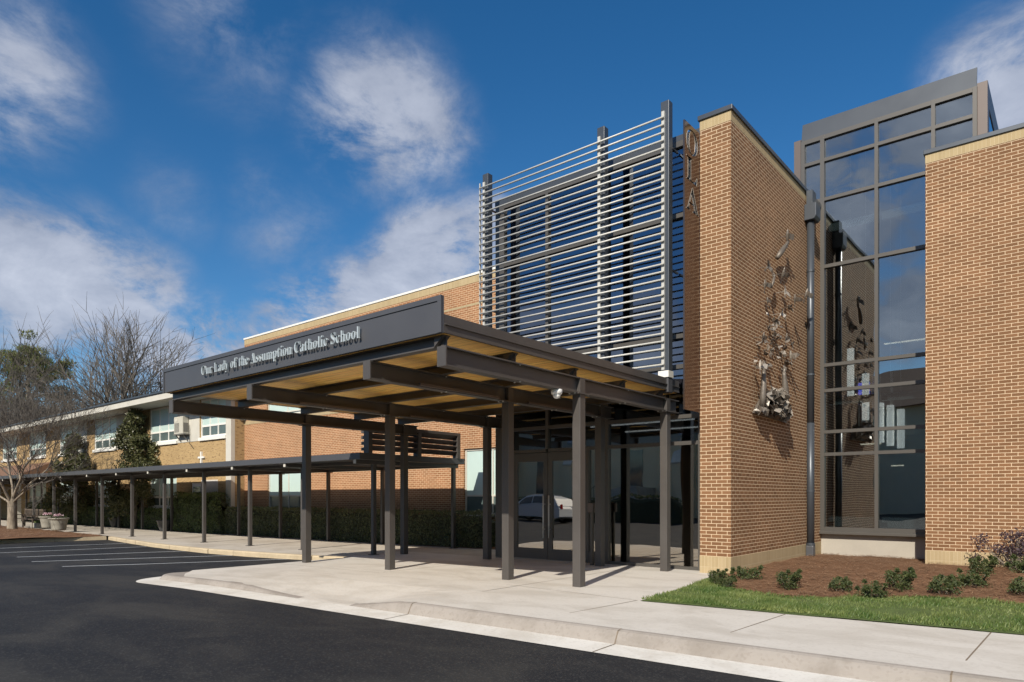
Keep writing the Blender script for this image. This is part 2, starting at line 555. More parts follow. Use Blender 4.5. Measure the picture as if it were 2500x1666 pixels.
M['leaf_pine'] = leafmat('pine_needles', (.060, .090, .022), (.215, .225, .055), .6, scale=.5)
M['hedge_core'] = plain('hedge_shadowed_twigs', (.045, .052, .028), .9, var=.3, scale=8)
M['grass'] = leafmat('grass_blades', (.050, .120, .018), (.260, .300, .100), .55, scale=1.8, trans=.3)
M['lawn'] = plain('lawn_soil', (.075, .110, .025), .95, var=.3, scale=6, var2=.3, scale2=80, bump=.6, bscale=60)
M['straw'] = leafmat('pine_straw_needles', (.13, .066, .035), (.36, .225, .130), .7, scale=5, trans=0)
M['bark'] = bark('grey_bark', (.13, .105, .080), (.33, .28, .215))
M['twig'] = plain('grey_brown_twigs', (.110, .096, .082), .85, var=.2, scale=1.5)
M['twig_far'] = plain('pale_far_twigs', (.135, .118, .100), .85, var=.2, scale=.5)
M['bark_dark'] = bark('brown_bark', (.10, .085, .066), (.25, .21, .165))
M['stone'] = plain('mossy_cast_stone', (.30, .285, .24), .9, var=.3, scale=6, var2=.2, scale2=40, bump=.4, bscale=30)
M['flower'] = leafmat('pansy_petals', (.55, .22, .30), (.80, .72, .76), .6, scale=30)
M['bench'] = plain('weathered_bench_wood', (.11, .085, .065), .8, var=.2, scale=5)
M['pot'] = plain('dark_glazed_pot', (.040, .042, .048), .4, var=.2, scale=5)
M['roof_brown'] = plain('brown_roof', (.17, .095, .060), .9, var=.15, scale=2)
M['stucco'] = plain('tan_stucco', (.74, .62, .43), .9, var=.1, scale=.6)
M['car_paint'] = plain('white_car_paint', (.74, .76, .78), .22, spec=.6)
M['car_glass'] = plain('tinted_car_glass', (.03, .035, .04), .05, spec=.9)
M['rubber'] = plain('black_rubber', (.02, .02, .02), .8)
M['alloy'] = plain('alloy_wheel', (.45, .45, .46), .3, metal=.8)
M['lamp_red'] = plain('red_lens', (.35, .02, .02), .2)


# ------------------------------------------------------------------ mesh helpers
class MB:
    def __init__(s):
        s.v, s.f = [], []

    def add(s, vs, fs):
        o = len(s.v)
        s.v += [tuple(v) for v in vs]
        s.f += [tuple(i + o for i in f) for f in fs]
        return s

    def box(s, x0, y0, z0, x1, y1, z1):
        x0, x1 = min(x0, x1), max(x0, x1)
        y0, y1 = min(y0, y1), max(y0, y1)
        z0, z1 = min(z0, z1), max(z0, z1)
        return s.add([(x0, y0, z0), (x1, y0, z0), (x1, y1, z0), (x0, y1, z0), (x0, y0, z1), (x1, y0, z1), (x1, y1, z1), (x0, y1, z1)],
                     [(0, 3, 2, 1), (4, 5, 6, 7), (0, 1, 5, 4), (1, 2, 6, 5), (2, 3, 7, 6), (3, 0, 4, 7)])

    def prism(s, pts, axis, a, b):
        """closed outline pts in the plane across AXIS, extruded from a to b"""
        n = len(pts)

        def P(p, t):
            return {'x': (t, p[0], p[1]), 'y': (p[0], t, p[1]), 'z': (p[0], p[1], t)}[axis]
        return s.add([P(p, a) for p in pts] + [P(p, b) for p in pts],
                     [tuple(range(n))[::-1], tuple(range(n, 2 * n))] + [(i, (i + 1) % n, n + (i + 1) % n, n + i) for i in range(n)])

    def bar(s, p0, p1, w, h, up=(0, 0, 1)):
        p0, p1 = Vector(p0), Vector(p1)
        d = (p1 - p0).normalized()
        u = Vector(up)
        a = d.cross(u)
        if a.length < 1e-5:
            a = d.cross(Vector((1, 0, 0)))
        a.normalize()
        u = a.cross(d).normalized()
        vs = []
        for p in (p0, p1):
            for i, j in ((-1, -1), (1, -1), (1, 1), (-1, 1)):
                vs.append(p + a * (w / 2 * i) + u * (h / 2 * j))
        return s.add(vs, [(0, 1, 2, 3)[::-1], (4, 5, 6, 7), (0, 1, 5, 4), (1, 2, 6, 5), (2, 3, 7, 6), (3, 0, 4, 7)])

    def tube(s, pts, rad, n=8, caps=True):
        pts = [Vector(p) for p in pts]
        if isinstance(rad, (int, float)):
            rad = [rad] * len(pts)
        vs, fs = [], []
        ref = None
        for i, p in enumerate(pts):
            d = (pts[min(i + 1, len(pts) - 1)] - pts[max(i - 1, 0)]).normalized()
            if ref is None:
                ref = d.orthogonal().normalized()
            a = (ref - d * ref.dot(d))
            a = a.normalized() if a.length > 1e-6 else d.orthogonal().normalized()
            ref = a
            b = d.cross(a)
            for k in range(n):
                t = 2 * math.pi * k / n
                vs.append(p + (a * math.cos(t) + b * math.sin(t)) * rad[i])
        for i in range(len(pts) - 1):
            for k in range(n):
                fs.append((i * n + k, i * n + (k + 1) % n, (i + 1) * n + (k + 1) % n, (i + 1) * n + k))
        if caps:
            fs.append(tuple(range(n))[::-1])
            fs.append(tuple(range((len(pts) - 1) * n, len(pts) * n)))
        return s.add(vs, fs)

    def lathe(s, prof, c, n=24):
        vs, fs = [], []
        for r, z in prof:
            for k in range(n):
                t = 2 * math.pi * k / n
                vs.append((c[0] + r * math.cos(t), c[1] + r * math.sin(t), c[2] + z))
        m = len(prof)
        for i in range(m - 1):
            for k in range(n):
                fs.append((i * n + k, i * n + (k + 1) % n, (i + 1) * n + (k + 1) % n, (i + 1) * n + k))
        fs.append(tuple(range(n))[::-1])
        fs.append(tuple(range((m - 1) * n, m * n)))
        return s.add(vs, fs)

    def leaf(s, p, d, w, l, rnd, fold=0.25, face=None):
        """one pointed leaf of two halves folded on its rib, turned towards FACE"""
        d = Vector(d).normalized()
        a = d.orthogonal().normalized() if face is None else Vector(face).cross(d)
        a = a.normalized() if a.length > 1e-4 else d.orthogonal().normalized()
        if face is None:
            a.rotate(Matrix.Rotation(rnd.random() * 6.283, 3, d))
        nn = d.cross(a)
        p = Vector(p)
        return s.add([p, p + d * l * .5 + a * w * .5 + nn * w * fold, p + d * l, p + d * l * .5 - a * w * .5 + nn * w * fold], [(0, 1, 2), (0, 2, 3)])

    def build(s, name, mat, parent=None, smooth=False, bevel=0.0, kind=None):
        base = Vector((0, 0, 0))
        q = parent
        while q is not None:
            base += q.location
            q = q.parent
        me = bpy.data.meshes.new(name)
        me.from_pydata([(v[0] - base.x, v[1] - base.y, v[2] - base.z) for v in s.v], [], s.f)
        me.update()
        o = bpy.data.objects.new(name, me)
        COL.objects.link(o)
        me.materials.append(M[mat] if isinstance(mat, str) else mat)
        if parent is not None:
            o.parent = parent
        if smooth:
            for p in me.polygons:
                p.use_smooth = True
        if bevel:
            b = o.modifiers.new('bevel', 'BEVEL')
            b.width = bevel
            b.segments = 2
            b.limit_method = 'ANGLE'
            b.angle_limit = R(50)
        if kind:
            o['kind'] = kind
        return o


def thing(name, label, cat, base, group=None):
    o = bpy.data.objects.new(name, None)
    o.empty_display_size = 0.2
    COL.objects.link(o)
    o.location = base
    o['label'] = label
    o['category'] = cat
    if group:
        o['group'] = group
    return o


def tag(o, label, cat, group=None):
    o['label'] = label
    o['category'] = cat
    if group:
        o['group'] = group
    return o


def dup(root, loc, rz=0.0, scale=1.0, label=None):
    r = root.copy()
    COL.objects.link(r)
    r.location = loc
    r.rotation_euler = (0, 0, rz)
    r.scale = (scale, scale, scale)
    if label:
        r['label'] = label
    for ch in list(root.children):
        c = ch.copy()
        COL.objects.link(c)
        c.parent = r
        for g in ch.children:
            d = g.copy()
            COL.objects.link(d)
            d.parent = c
    return r


def lerp_tab(tab, x):
    if x <= tab[0][0]:
        return tab[0][1]
    for (a, b), (c, d) in zip(tab, tab[1:]):
        if x <= c:
            return b + (d - b) * (x - a) / (c - a)
    return tab[-1][1]


def sstep(a, b, x):
    t = max(0.0, min(1.0, (x - a) / (b - a)))
    return t * t * (3 - 2 * t)


def zs(x):                                   # height of the walks and the pad
    return lerp_tab([(-70, -.25), (-36, -.155), (-23, -.1), (-13.6, -.023), (-7.5, .06), (30, .06)], x)


def za(x):                                   # height of the asphalt
    return lerp_tab([(-70, -.42), (-32, -.27), (-18, -.2), (-12, -.105), (30, -.10)], x)


# ------------------------------------------------------------------ ground
g = MB()
g.add([(-700, -700, -.55), (700, -700, -.55), (700, 700, -.55), (-700, 700, -.55)], [(0, 1, 2, 3)])
g.build('ground', 'earth', kind='structure')

a = MB()
xs = [-75, -60, -45, -36, -32, -28, -24, -21, -18, -16.5, -15, -13.5, -12, -9, -6, 0, 8, 20, 40]
vs = [(x, y, za(x)) for x in xs for y in (-45, -10, 10.9)]
fs = []
for i in range(len(xs) - 1):
    for j in range(2):
        fs.append((i * 3 + j, (i + 1) * 3 + j, (i + 1) * 3 + j + 1, i * 3 + j + 1))
a.add(vs, fs)
lot = a.build('parking_lot', 'asphalt', kind='structure')
for (x0, y0), (x1, y1) in (((-27.9, 6.4), (-27.15, 10.3)), ((-25.5, 5.7), (-24.65, 10.0)), ((-23.15, 5.9), (-21.35, 10.3)), ((-21.1, 5.7), (-18.65, 10.1)),
                           ((-18.95, 5.75), (-16.05, 10.3))):
    m = MB()
    n = 10
    dx, dy = x1 - x0, y1 - y0
    L = math.hypot(dx, dy)
    px, py = -dy / L * .05, dx / L * .05
    vs = []
    for i in range(n + 1):
        x, y = x0 + dx * i / n, y0 + dy * i / n
        vs += [(x - px, y - py, za(x - px) + .004), (x + px, y + py, za(x + px) + .004)]
    m.add(vs, [(2 * i, 2 * i + 1, 2 * i + 3, 2 * i + 2) for i in range(n)])
    m.build('stripe', 'paint_white', lot)


def yg(x):                                   # asphalt / gutter line along the drive
    return 6.127 + .055 * x


def hcurb(x):                                # 1 = full kerb, 0 = flush at the ramp
    return 1 - sstep(-11.6, -9.3, x) * (1 - sstep(-8.35, -6.9, x))


# path of the gutter's outer edge: left side of the pad, round corner, then the drive
path = []
rc = .85
cx, cy = -14.42 + rc, yg(-13.6) + rc
for y in (10.2, 9.0, 8.0, 7.2, 6.8):
    path.append((-14.42, y))
for i in range(0, 10):
    t = math.pi + (math.pi / 2) * i / 9
    path.append((cx + rc * math.cos(t), cy + rc * math.sin(t)))
x = -13.2
while x < 14:
    path.append((x, yg(x)))
    x += .3


def strip(offs, name, mat, zf, lo=0, hi=10 ** 6):
    vs, pth = [], path[lo:hi]
    n = len(pth)
    for i, p in enumerate(pth):
        q0, q1 = Vector(pth[max(i - 1, 0)]), Vector(pth[min(i + 1, n - 1)])
        d = (q1 - q0).normalized()
        nn = Vector((-d.y, d.x))
        wide = sstep(7.4, 5.9, p[1]) if p[0] < -13.2 else 1.0
        for k, of in enumerate(offs):
            o = of * (wide * .92 + .08) if of <= .4 else (.4 * (wide * .92 + .08) + (of - .4))
            x, y = p[0] + nn.x * o, p[1] + nn.y * o
            vs.append((x, y, zf(k, x, wide)))
    m = len(offs)
    b = MB()
    b.add(vs, [(i * m + k, (i + 1) * m + k, (i + 1) * m + k + 1, i * m + k + 1) for i in range(n - 1) for k in range(m - 1)])
    return b.build(name, mat, kind='structure')


def ztop(x, wide):
    return za(x) + .026 + (zs(x) - za(x) - .026) * hcurb(x) * (.35 + .65 * wide)


strip([0, .40], 'gutter', 'gutter', lambda k, x, w: za(x) + (.005, .022)[k])
ia = min(i for i, p in enumerate(path) if p[0] > -9.45 and p[1] < 6.2)
ib = min(i for i, p in enumerate(path) if p[0] > -8.25 and p[1] < 6.2)
kz = lambda k, x, w: za(x) + .022 + (ztop(x, w) - za(x) - .022) * (0, .62, .90, 1.0, 1.03, 1.0)[k] - (.012 if k == 5 else 0)
ko = [.40, .44, .47, .50, .535, .95]
strip(ko, 'kerb', 'kerb', kz, 0, ia + 1)
kerb = strip(ko, 'kerb', 'kerb', kz, ib)
strip(ko, 'ramp_lip', 'concrete', kz, ia, ib + 1)
jm = MB()
for x in (-6.95, -3.85, -.83, 2.2):
    y = yg(x)
    jm.add([(x, y, za(x) + .009), (x + .014, y, za(x) + .009), (x + .034, y + .4, za(x) + .026), (x + .02, y + .4, za(x) + .026)], [(0, 1, 2, 3)])
    zt = ztop(x, 1)
    jm.add([(x + .02, y + .397, za(x) + .026), (x + .034, y + .397, za(x) + .026), (x + .034, y + .466, zt - .008), (x + .02, y + .466, zt - .008)], [(0, 1, 2, 3)])
    jm.add([(x + .02, y + .466, zt - .006), (x + .034, y + .466, zt - .006), (x + .034, y + .535, zt + .007), (x + .02, y + .535, zt + .007)], [(0, 1, 2, 3)])
jm.build('joint', 'joint', kerb)

# the pad and the walk: one sheet
def pad_back(x):
    if x < -5.05:
        return 12.62
    if x < -4.66:
        return lerp_tab([(-5.05, 12.1), (-4.9, 11.2), (-4.78, 10.4), (-4.68, 9.3), (-4.66, 8.35)], x)
    return 8.35 + .115 * (x + 4.68)


cols = [-14.05, -13.8, -13.5, -13, -12.5, -12, -11.5, -11, -10.5, -10, -9.6, -9.3, -9, -8.6, -8.3, -8, -7.6, -7.2, -6.9, -6.5, -6, -5.5, -5.06, -5.049, -4.9, -4.78, -4.68, -4.659, -4, -3,
        -2, -1, 0, 1, 2, 4, 6, 8, 11, 14]
fr = [0, .02, .06, .12, .2, .35, .6, 1]
vs = []
for x in cols:
    y0 = yg(x) + .535
    if x < -13.4:
        y0 = 6.12 + (-13.4 - x) * .75
    y1 = pad_back(x)
    for f in fr:
        y = y0 + (y1 - y0) * f
        low = za(x) + .026 + (zs(x) - za(x) - .026) * hcurb(x) * 1.03
        w = 1 - sstep(0, 1.5, y - y0)
        vs.append((x, y, zs(x) * (1 - w) + low * w))
m = len(fr)
b = MB()
b.add(vs, [(i * m + k, (i + 1) * m + k, (i + 1) * m + k + 1, i * m + k + 1) for i in range(len(cols) - 1) for k in range(m - 1)])
# its outer edge on the left
for k in range(m - 1):
    p, q = vs[k], vs[k + 1]
    b.add([p, q, (q[0], q[1], -.4), (p[0], p[1], -.4)], [(0, 1, 2, 3)])
pad = b.build('pavement', 'concrete', kind='structure')
jm = MB()


def joint(x0, y0, x1, y1, w=.014):
    dx, dy = x1 - x0, y1 - y0
    L = math.hypot(dx, dy)
    px, py = -dy / L * w / 2, dx / L * w / 2
    z0, z1 = zs(x0) + .003, zs(x1) + .003
    jm.add([(x0 - px, y0 - py, z0), (x0 + px, y0 + py, z0), (x1 + px, y1 + py, z1), (x1 - px, y1 - py, z1)], [(0, 1, 2, 3)])


joint(-4.88, yg(-4.88  ) + .535, -4.70, 8.36)
joint(-2.86, yg(-2.86  ) + .535, -2.76, 8.56)
joint(-.78, yg(-.78  ) + .535, -.72, 8.8)
joint(1.3, yg(1.3  ) + .535, 1.34, 9.0)
joint(-6.94, 7.8, -6.94, 8.5, .011)
joint(-6.94, yg(-6.94) + 1.9, -6.94, 12.4, .010)
joint(-13.9, 8.52, -6.94, 8.5, .010)
joint(-10.4, 8.6, -10.4, 12.5, .010)
joint(-6.94, 8.5, -4.72, 8.36, .008)
jm.build('joint', 'joint', pad)

# walk under the long canopy, its old stone kerb, the planting strip behind
old_edge = [(-60, 10.95), (-33.5, 10.95), (-30.3, 10.8), (-27, 10.35), (-24, 10.0), (-20, 9.85), (-17, 10.05), (-15.2, 10.25), (-14.03, 10.45)]
b = MB()
vs = []
for x, y in old_edge:
    for yy in (y, y + .17, 12.6, 14.62):
        vs.append((x, yy, zs(x) - .004))
b.add(vs, [(i * 4 + k, (i + 1) * 4 + k, (i + 1) * 4 + k + 1, i * 4 + k + 1) for i in range(len(old_edge) - 1) for k in (1, 2)])
b.add([(-14.03, 12.6, zs(-14) - .004), (-11.0, 12.6, zs(-11) - .004), (-11.0, 14.62, zs(-11) - .004), (-14.03, 14.62, zs(-14) - .004)], [(0, 1, 2, 3)])
walk = b.build('footpath', 'walk_concrete', kind='structure')
jm = MB()
for i in range(12):
    x = -14.6 - 1.55 * i
    joint(x, lerp_tab(old_edge, x) + .2, x, 14.6, .012)
jm.build('joint', 'joint', walk)
b = MB()
rnd = random.Random(4)
x = -30.2
while x < -14.6:
    L = 1.15 + rnd.random() * .7
    x1 = min(x + L, -14.1)
    p0, p1 = Vector((x + .012, lerp_tab(old_edge, x), 0)), Vector((x1 - .012, lerp_tab(old_edge, x1), 0))
    d = (p1 - p0).normalized()
    nn = Vector((-d.y, d.x, 0))
    j = rnd.uniform(-.012, .012)
    vs = []
    for p in (p0, p1):
        for of, z in ((j, za(p.x) - .05), (j, zs(p.x) - .022), (.02 + j, zs(p.x) + .004), (.165, zs(p.x) + .004), (.165, za(p.x) - .05)):
            vs.append((p.x + nn.x * of, p.y + nn.y * of, z))
    b.add(vs, [(0, 1, 6, 5), (1, 2, 7, 6), (2, 3, 8, 7), (3, 4, 9, 8), (4, 3, 2, 1, 0), (5, 6, 7, 8, 9)])
    x = x1
# the kerb round the tree island
y = 10.75
x = -30.3
while y > -2:
    L = 1.3 + rnd.random() * .6
    y1 = y - L
    xa, xb = -30.3 - (10.75 - y) * .16, -30.3 - (10.75 - y1) * .16
    b.add([(xa, y, -.3), (xa, y, -.125), (xa - .16, y, -.12), (xa - .16, y, -.3), (xb, y1 + .02, -.3), (xb, y1 + .02, -.125), (xb - .16, y1 + .02, -.12), (xb - .16, y1 + .02, -.3)],
          [(0, 1, 5, 4), (1, 2, 6, 5), (2, 3, 7, 6), (3, 2, 1, 0), (4, 5, 6, 7)])
    y = y1
b.build('old_kerb', 'granite', kind='structure')


def mound(name, x0, x1, nx, lo, hi, ny, z, mat, amp=.03, crown=0.0):
    vs = []
    for i in range(nx + 1):
        x = x0 + (x1 - x0) * i / nx
        a, c = lo(x), hi(x)
        for j in range(ny + 1):
            t = j / ny
            y = a + (c - a) * t
            zz = z(x) + amp * noise.noise(Vector((x * 1.3, y * 1.3, 0))) + amp * .5 * noise.noise(Vector((x * 5, y * 5, 3))) + crown * math.sin(math.pi * min(1, t * 1.0))
            vs.append((x, y, zz))
    b = MB()
    n = ny + 1
    b.add(vs, [(i * n + j, (i + 1) * n + j, (i + 1) * n + j + 1, i * n + j + 1) for i in range(nx) for j in range(ny)])
    o = b.build(name, mat, smooth=True, kind='structure')
    return o


def mulch_edge(x):
    return lerp_tab([(-5.06, 12.0), (-4.93, 11.45), (-4.6, 10.9), (-4.05, 10.2), (-3.56, 9.97), (-3.15, 9.9), (-2.62, 10.2), (-2.3, 10.6), (-1.68, 11.15), (-1.02, 11.32), (-.57, 11.2), (.5, 11.0), (12, 11.6)], x)


mound('mulch_bed', -5.05, 12, 90, mulch_edge, lambda x: 18.0, 40, lambda x: .075, 'mulch', .03, .05)
mound('lawn', -5.04, 13.9, 90, lambda x: pad_back(x) - .03, lambda x: mulch_edge(x) + .05, 10, lambda x: .07, 'lawn', .012, .02)
mound('island_bed', -60, -30.42, 50, lambda x: -2.0, lambda x: 10.98 if x < -31.5 else 10.75, 26, lambda x: -.12, 'mulch', .04, .10)
mound('planting_strip', -75, -11.0, 90, lambda x: 14.6, lambda x: 15.75, 6, lambda x: zs(x) + .0, 'mulch', .025, .03)

rnd = random.Random(11)
gb = MB()
for i in range(42000):
    x = -5.0 + (rnd.random() ** 1.25) * 8.0
    y0, y1 = pad_back(x), mulch_edge(x)
    if y1 <= y0:
        continue
    y = y0 + rnd.random() * (y1 + .06 - y0)
    if y - y0 < .02:
        continue
    h = (.022 + .045 * rnd.random() ** 1.5) * (.75 + .7 * noise.noise(Vector((x * 2.2, y * 2.2, 7))))
    t = rnd.random() * 6.283
    lx, ly = math.cos(t) * h * .9 * rnd.random(), math.sin(t) * h * .9 * rnd.random()
    w = .0065
    wx, wy = -math.sin(t + 1) * w, math.cos(t + 1) * w
    z = .08
    gb.add([(x - wx, y - wy, z), (x + wx, y + wy, z), (x + lx, y + ly, z + h)], [(0, 1, 2)])
gb.build('grass', 'grass', kind='stuff')

sb = MB()


def scatter_straw(n, x0, x1, lo, hi, z, rnd, s=1.0):
    for i in range(n):
        x = rnd.uniform(x0, x1)
        a, c = lo(x), hi(x)
        y = a + (c - a) * rnd.random()
        t = rnd.random() * 6.283
        l = rnd.uniform(.05, .13) * s
        w = .0045 * s
        dx, dy = math.cos(t), math.sin(t)
        zz = z + .03 * noise.noise(Vector((x * 1.3, y * 1.3, 0))) + .05 * math.sin(math.pi * min(1, (y - a) / max(c - a, .1))) + rnd.uniform(.012, .05)
        k = rnd.uniform(-.25, .25) * l
        sb.add([(x - dy * w, y + dx * w, zz), (x + dy * w, y - dx * w, zz), (x + dx * l + dy * w, y + dy * l - dx * w, zz + k * .4), (x + dx * l - dy * w, y + dy * l + dx * w, zz + k * .4)], [(0, 1, 2, 3)])


scatter_straw(15000, -4.85, 1.2, lambda x: mulch_edge(x) - .12, lambda x: 17.9, .07, rnd)
scatter_straw(3500, -46, -31.0, lambda x: 4.0, lambda x: 10.8, -.10, rnd, 2.4)
sb.build('pine_straw', 'straw', kind='stuff')


# ------------------------------------------------------------------ brick pier at the entrance
ZG, ZB, ZT0, ZT1, ZTOP = -.3, .383, 8.39, 8.575, 8.665


def brick_mass(name, label, cat, x0, y0, x1, y1):
    t = thing(name, label, cat, ((x0 + x1) / 2, y0, 0))
    MB().box(x0, y0, ZB, x1, y1, ZT0).build('wall', 'brick_tan', t)
    MB().box(x0 - .004, y0 - .004, ZG, x1 + .004, y1 + .004, ZB).build('base_course', 'soldier', t)
    MB().box(x0 - .003, y0 - .003, ZT0, x1 + .003, y1 + .003, ZT1).build('top_course', 'soldier_top', t)
    MB().box(x0 - .035, y0 - .035, ZT1, x1 + .035, y1 + .035, ZTOP).build('coping', 'slate', t, bevel=.008)
    return t


pier = brick_mass('brick_pier', 'tall narrow sandy brick pier with cream base that carries the bronze sculpture', 'brick wall', -5.51, 12.17, -4.91, 18.6)
wing = brick_mass('brick_wing', 'broad plain sandy brick wing at the right edge behind the purple shrub', 'building', -2.46, 16.36, 13.0, 26.0)

# ------------------------------------------------------------------ glass entrance hall
HY = 12.5
hall = thing('glass_entrance_hall', 'two storey dark glass entrance hall with double doors behind the slatted screen', 'building', (-8.2, HY, 0.06))
HX = [(-10.74, .27), (-9.33, .075), (-7.78, .15), (-6.39, .07), (-5.60, .15)]
HZ = [(8.45, .11), (7.04, .085), (4.66, .085), (4.06, .085), (3.07, .075), (2.545, .075)]
for x, w in HX:
    z0 = .04 if x != -9.33 else 2.58
    MB().box(x - w / 2, HY - .05, z0, x + w / 2, HY + .09, 8.5).build('mullion', 'frame', hall)
edges = [(HX[i][0] + HX[i][1] / 2, HX[i + 1][0] - HX[i + 1][1] / 2) for i in range(4)]
for x0, x1 in edges:
    for z, h in HZ:
        MB().box(x0, HY - .045, z - h / 2, x1, HY + .08, z + h / 2).build('transom', 'frame', hall)
    for (za_, ha), (zb_, hb) in zip(HZ, HZ[1:]):
        MB().box(x0, HY + .012, zb_ + hb / 2, x1, HY + .03, za_ - ha / 2).build('pane', 'glass_hall', hall)
zl = 2.545 - .0375
for x0, x1 in ((-7.705, -6.425), (-6.355, -5.675)):
    MB().box(x0, HY + .012, .12, x1, HY + .03, zl).build('pane', 'glass_door', hall)
    MB().box(x0, HY - .04, .04, x1, HY + .08, .12).build('transom', 'frame', hall)
# door frame, side light, doors
MB().box(-10.605, HY - .045, .04, -10.33, HY + .08, zl).build('door_jamb', 'frame', hall)
MB().box(-8.30, HY - .045, .04, -8.20, HY + .08, zl).build('door_jamb', 'frame', hall)
MB().box(-8.20, HY + .012, .30, -7.855, HY + .03, zl).build('pane', 'glass_door', hall)
MB().box(-8.20, HY - .04, .04, -7.855, HY + .08, .30).build('transom', 'frame', hall)
for k, (x0, x1) in enumerate(((-10.325, -9.322), (-9.308, -8.305))):
    st = .115
    m = MB()
    m.box(x0, HY - .03, .05, x0 + st, HY + .03, zl - .01)
    m.box(x1 - st, HY - .03, .05, x1, HY + .03, zl - .01)
    m.box(x0 + st, HY - .03, .05, x1 - st, HY + .03, .30)
    m.box(x0 + st, HY - .03, zl - .21, x1 - st, HY + .03, zl - .01)
    d = m.build('door', 'frame', hall)
    MB().box(x0 + st, HY - .006, .30, x1 - st, HY + .006, zl - .21).build('pane', 'glass_door', d)
    hx = x1 - st * .62 if k == 0 else x0 + st * .62
    m = MB()
    m.tube([(hx, HY - .095, .55), (hx, HY - .095, 1.52)], .016, 10)
    for z in (.75, 1.32):
        m.tube([(hx, HY - .095, z), (hx, HY - .02, z)], .010, 8)
    m.build('handle', 'pipe', d, smooth=True)
# inside of the hall
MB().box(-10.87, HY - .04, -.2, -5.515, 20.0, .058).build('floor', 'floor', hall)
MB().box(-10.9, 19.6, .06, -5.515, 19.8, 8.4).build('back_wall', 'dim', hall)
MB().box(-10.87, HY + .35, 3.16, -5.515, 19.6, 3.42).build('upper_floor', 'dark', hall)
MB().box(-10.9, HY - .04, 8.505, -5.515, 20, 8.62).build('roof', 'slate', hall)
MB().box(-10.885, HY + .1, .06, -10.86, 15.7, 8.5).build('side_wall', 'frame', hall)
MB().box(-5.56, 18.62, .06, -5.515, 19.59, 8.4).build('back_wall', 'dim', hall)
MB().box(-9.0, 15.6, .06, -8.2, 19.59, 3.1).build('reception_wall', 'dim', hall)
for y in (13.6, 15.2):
    MB().box(-8.9, y, 3.125, -6.3, y + .05, 3.155).build('light_strip', 'glow_strip', hall)

# ------------------------------------------------------------------ glass tower
TY = 17.8
tower = thing('glass_tower', 'tall glazed stair tower between the brick pier and the right brick wing', 'building', (-3.6, TY, 0))
TX = [(-5.315, .09), (-4.86, .095), (-3.665, .075), (-2.52, .075), (-1.745, .08)]
TZ = [(10.31, .10), (9.745, .08), (8.78, .08), (7.13, .085), (4.71, .08), (4.085, .08), (3.075, .08), (2.525, .08), (.70, .10)]
for x, w in TX:
    MB().box(x - w / 2, TY - .06, .65, x + w / 2, TY + .09, 10.36).build('mullion', 'frame', tower)
for i in range(4):
    x0, x1 = TX[i][0] + TX[i][1] / 2, TX[i + 1][0] - TX[i + 1][1] / 2
    low = 0 < i < 3
    for k, (z, h) in enumerate(TZ):
        if low or z > 6:
            MB().box(x0, TY - .05, z - h / 2, x1, TY + .08, z + h / 2).build('transom', 'frame', tower)
    for (z1, h1), (z0, h0) in zip(TZ, TZ[1:]):
        if low or z0 > 6:
            MB().box(x0, TY + .012, z0 + h0 / 2, x1, TY + .03, z1 - h1 / 2).build('pane', 'glass_tower', tower)
MB().box(-4.905, TY - .14, .58, -2.465, TY + .02, .648).build('sill', 'frame', tower, bevel=.006)
MB().box(-4.905, TY + .03, -.3, -2.465, TY + .5, .58).build('plinth', 'plinth', tower)
MB().box(-5.535, TY - .03, 6.0, -5.375, 22, 10.42).build('corner_panel', 'panel', tower)
MB().box(-1.70, TY - .03, 6.0, -1.52, TY + .35, 10.42).build('corner_panel', 'panel', tower)
MB().prism([(TY - .02, 10.365), (TY + .05, 10.365), (TY + .12, 10.83), (TY + .08, 10.83)], 'x', -5.36, -1.715).build('roof_fascia', 'slate', tower)
MB().box(-5.53, TY + .125, 10.425, -1.53, 22, 10.50).build('roof', 'slate', tower)
# right flank with its window
MB().box(-1.56, TY + .352, 6.0, -1.525, 22, 8.6).build('side_wall', 'frame', tower)
MB().box(-1.56, TY + .352, 10.0, -1.525, 22, 10.424).build('side_wall', 'frame', tower)
MB().box(-1.56, TY + 1.9, 8.6, -1.525, TY + 2.05, 10.0).build('mullion', 'frame', tower)
MB().box(-1.55, TY + .352, 8.6, -1.54, TY + 1.9, 10.0).build('pane', 'glass_tower', tower)
# inside
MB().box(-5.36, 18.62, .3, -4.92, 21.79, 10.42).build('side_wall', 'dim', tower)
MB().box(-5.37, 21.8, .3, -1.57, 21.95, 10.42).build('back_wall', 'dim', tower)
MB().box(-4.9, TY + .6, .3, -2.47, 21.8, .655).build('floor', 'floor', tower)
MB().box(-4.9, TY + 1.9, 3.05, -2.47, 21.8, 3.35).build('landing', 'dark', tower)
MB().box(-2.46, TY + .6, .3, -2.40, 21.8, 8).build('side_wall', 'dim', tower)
for z0, z1 in ((3.76, 3.94), (8.06, 8.25), (.76, 1.0)):
    for x0, x1 in ((-4.79, -3.72), (-3.61, -2.66)):
        MB().box(x0, TY + .25, z0, x1, TY + .29, z1).build('blind_box', 'band', tower)
        if z0 < 5:
            MB().box(x0 + .0, TY + .24, z0 + .02, x0 + .12, TY + .255, z0 + .12).build('bracket', 'dark', tower)
m = MB()
for k in range(12):
    x = -4.7 + k * .185
    m.box(x, TY + 2.0, 1.0, x + .03, TY + 2.03, 2.1)
m.box(-4.8, TY + 1.98, 2.1, -2.5, TY + 2.05, 2.16)
m.box(-4.8, TY + 1.98, .95, -2.5, TY + 2.05, 1.0)
m.build('stair_railing', 'frame', tower)
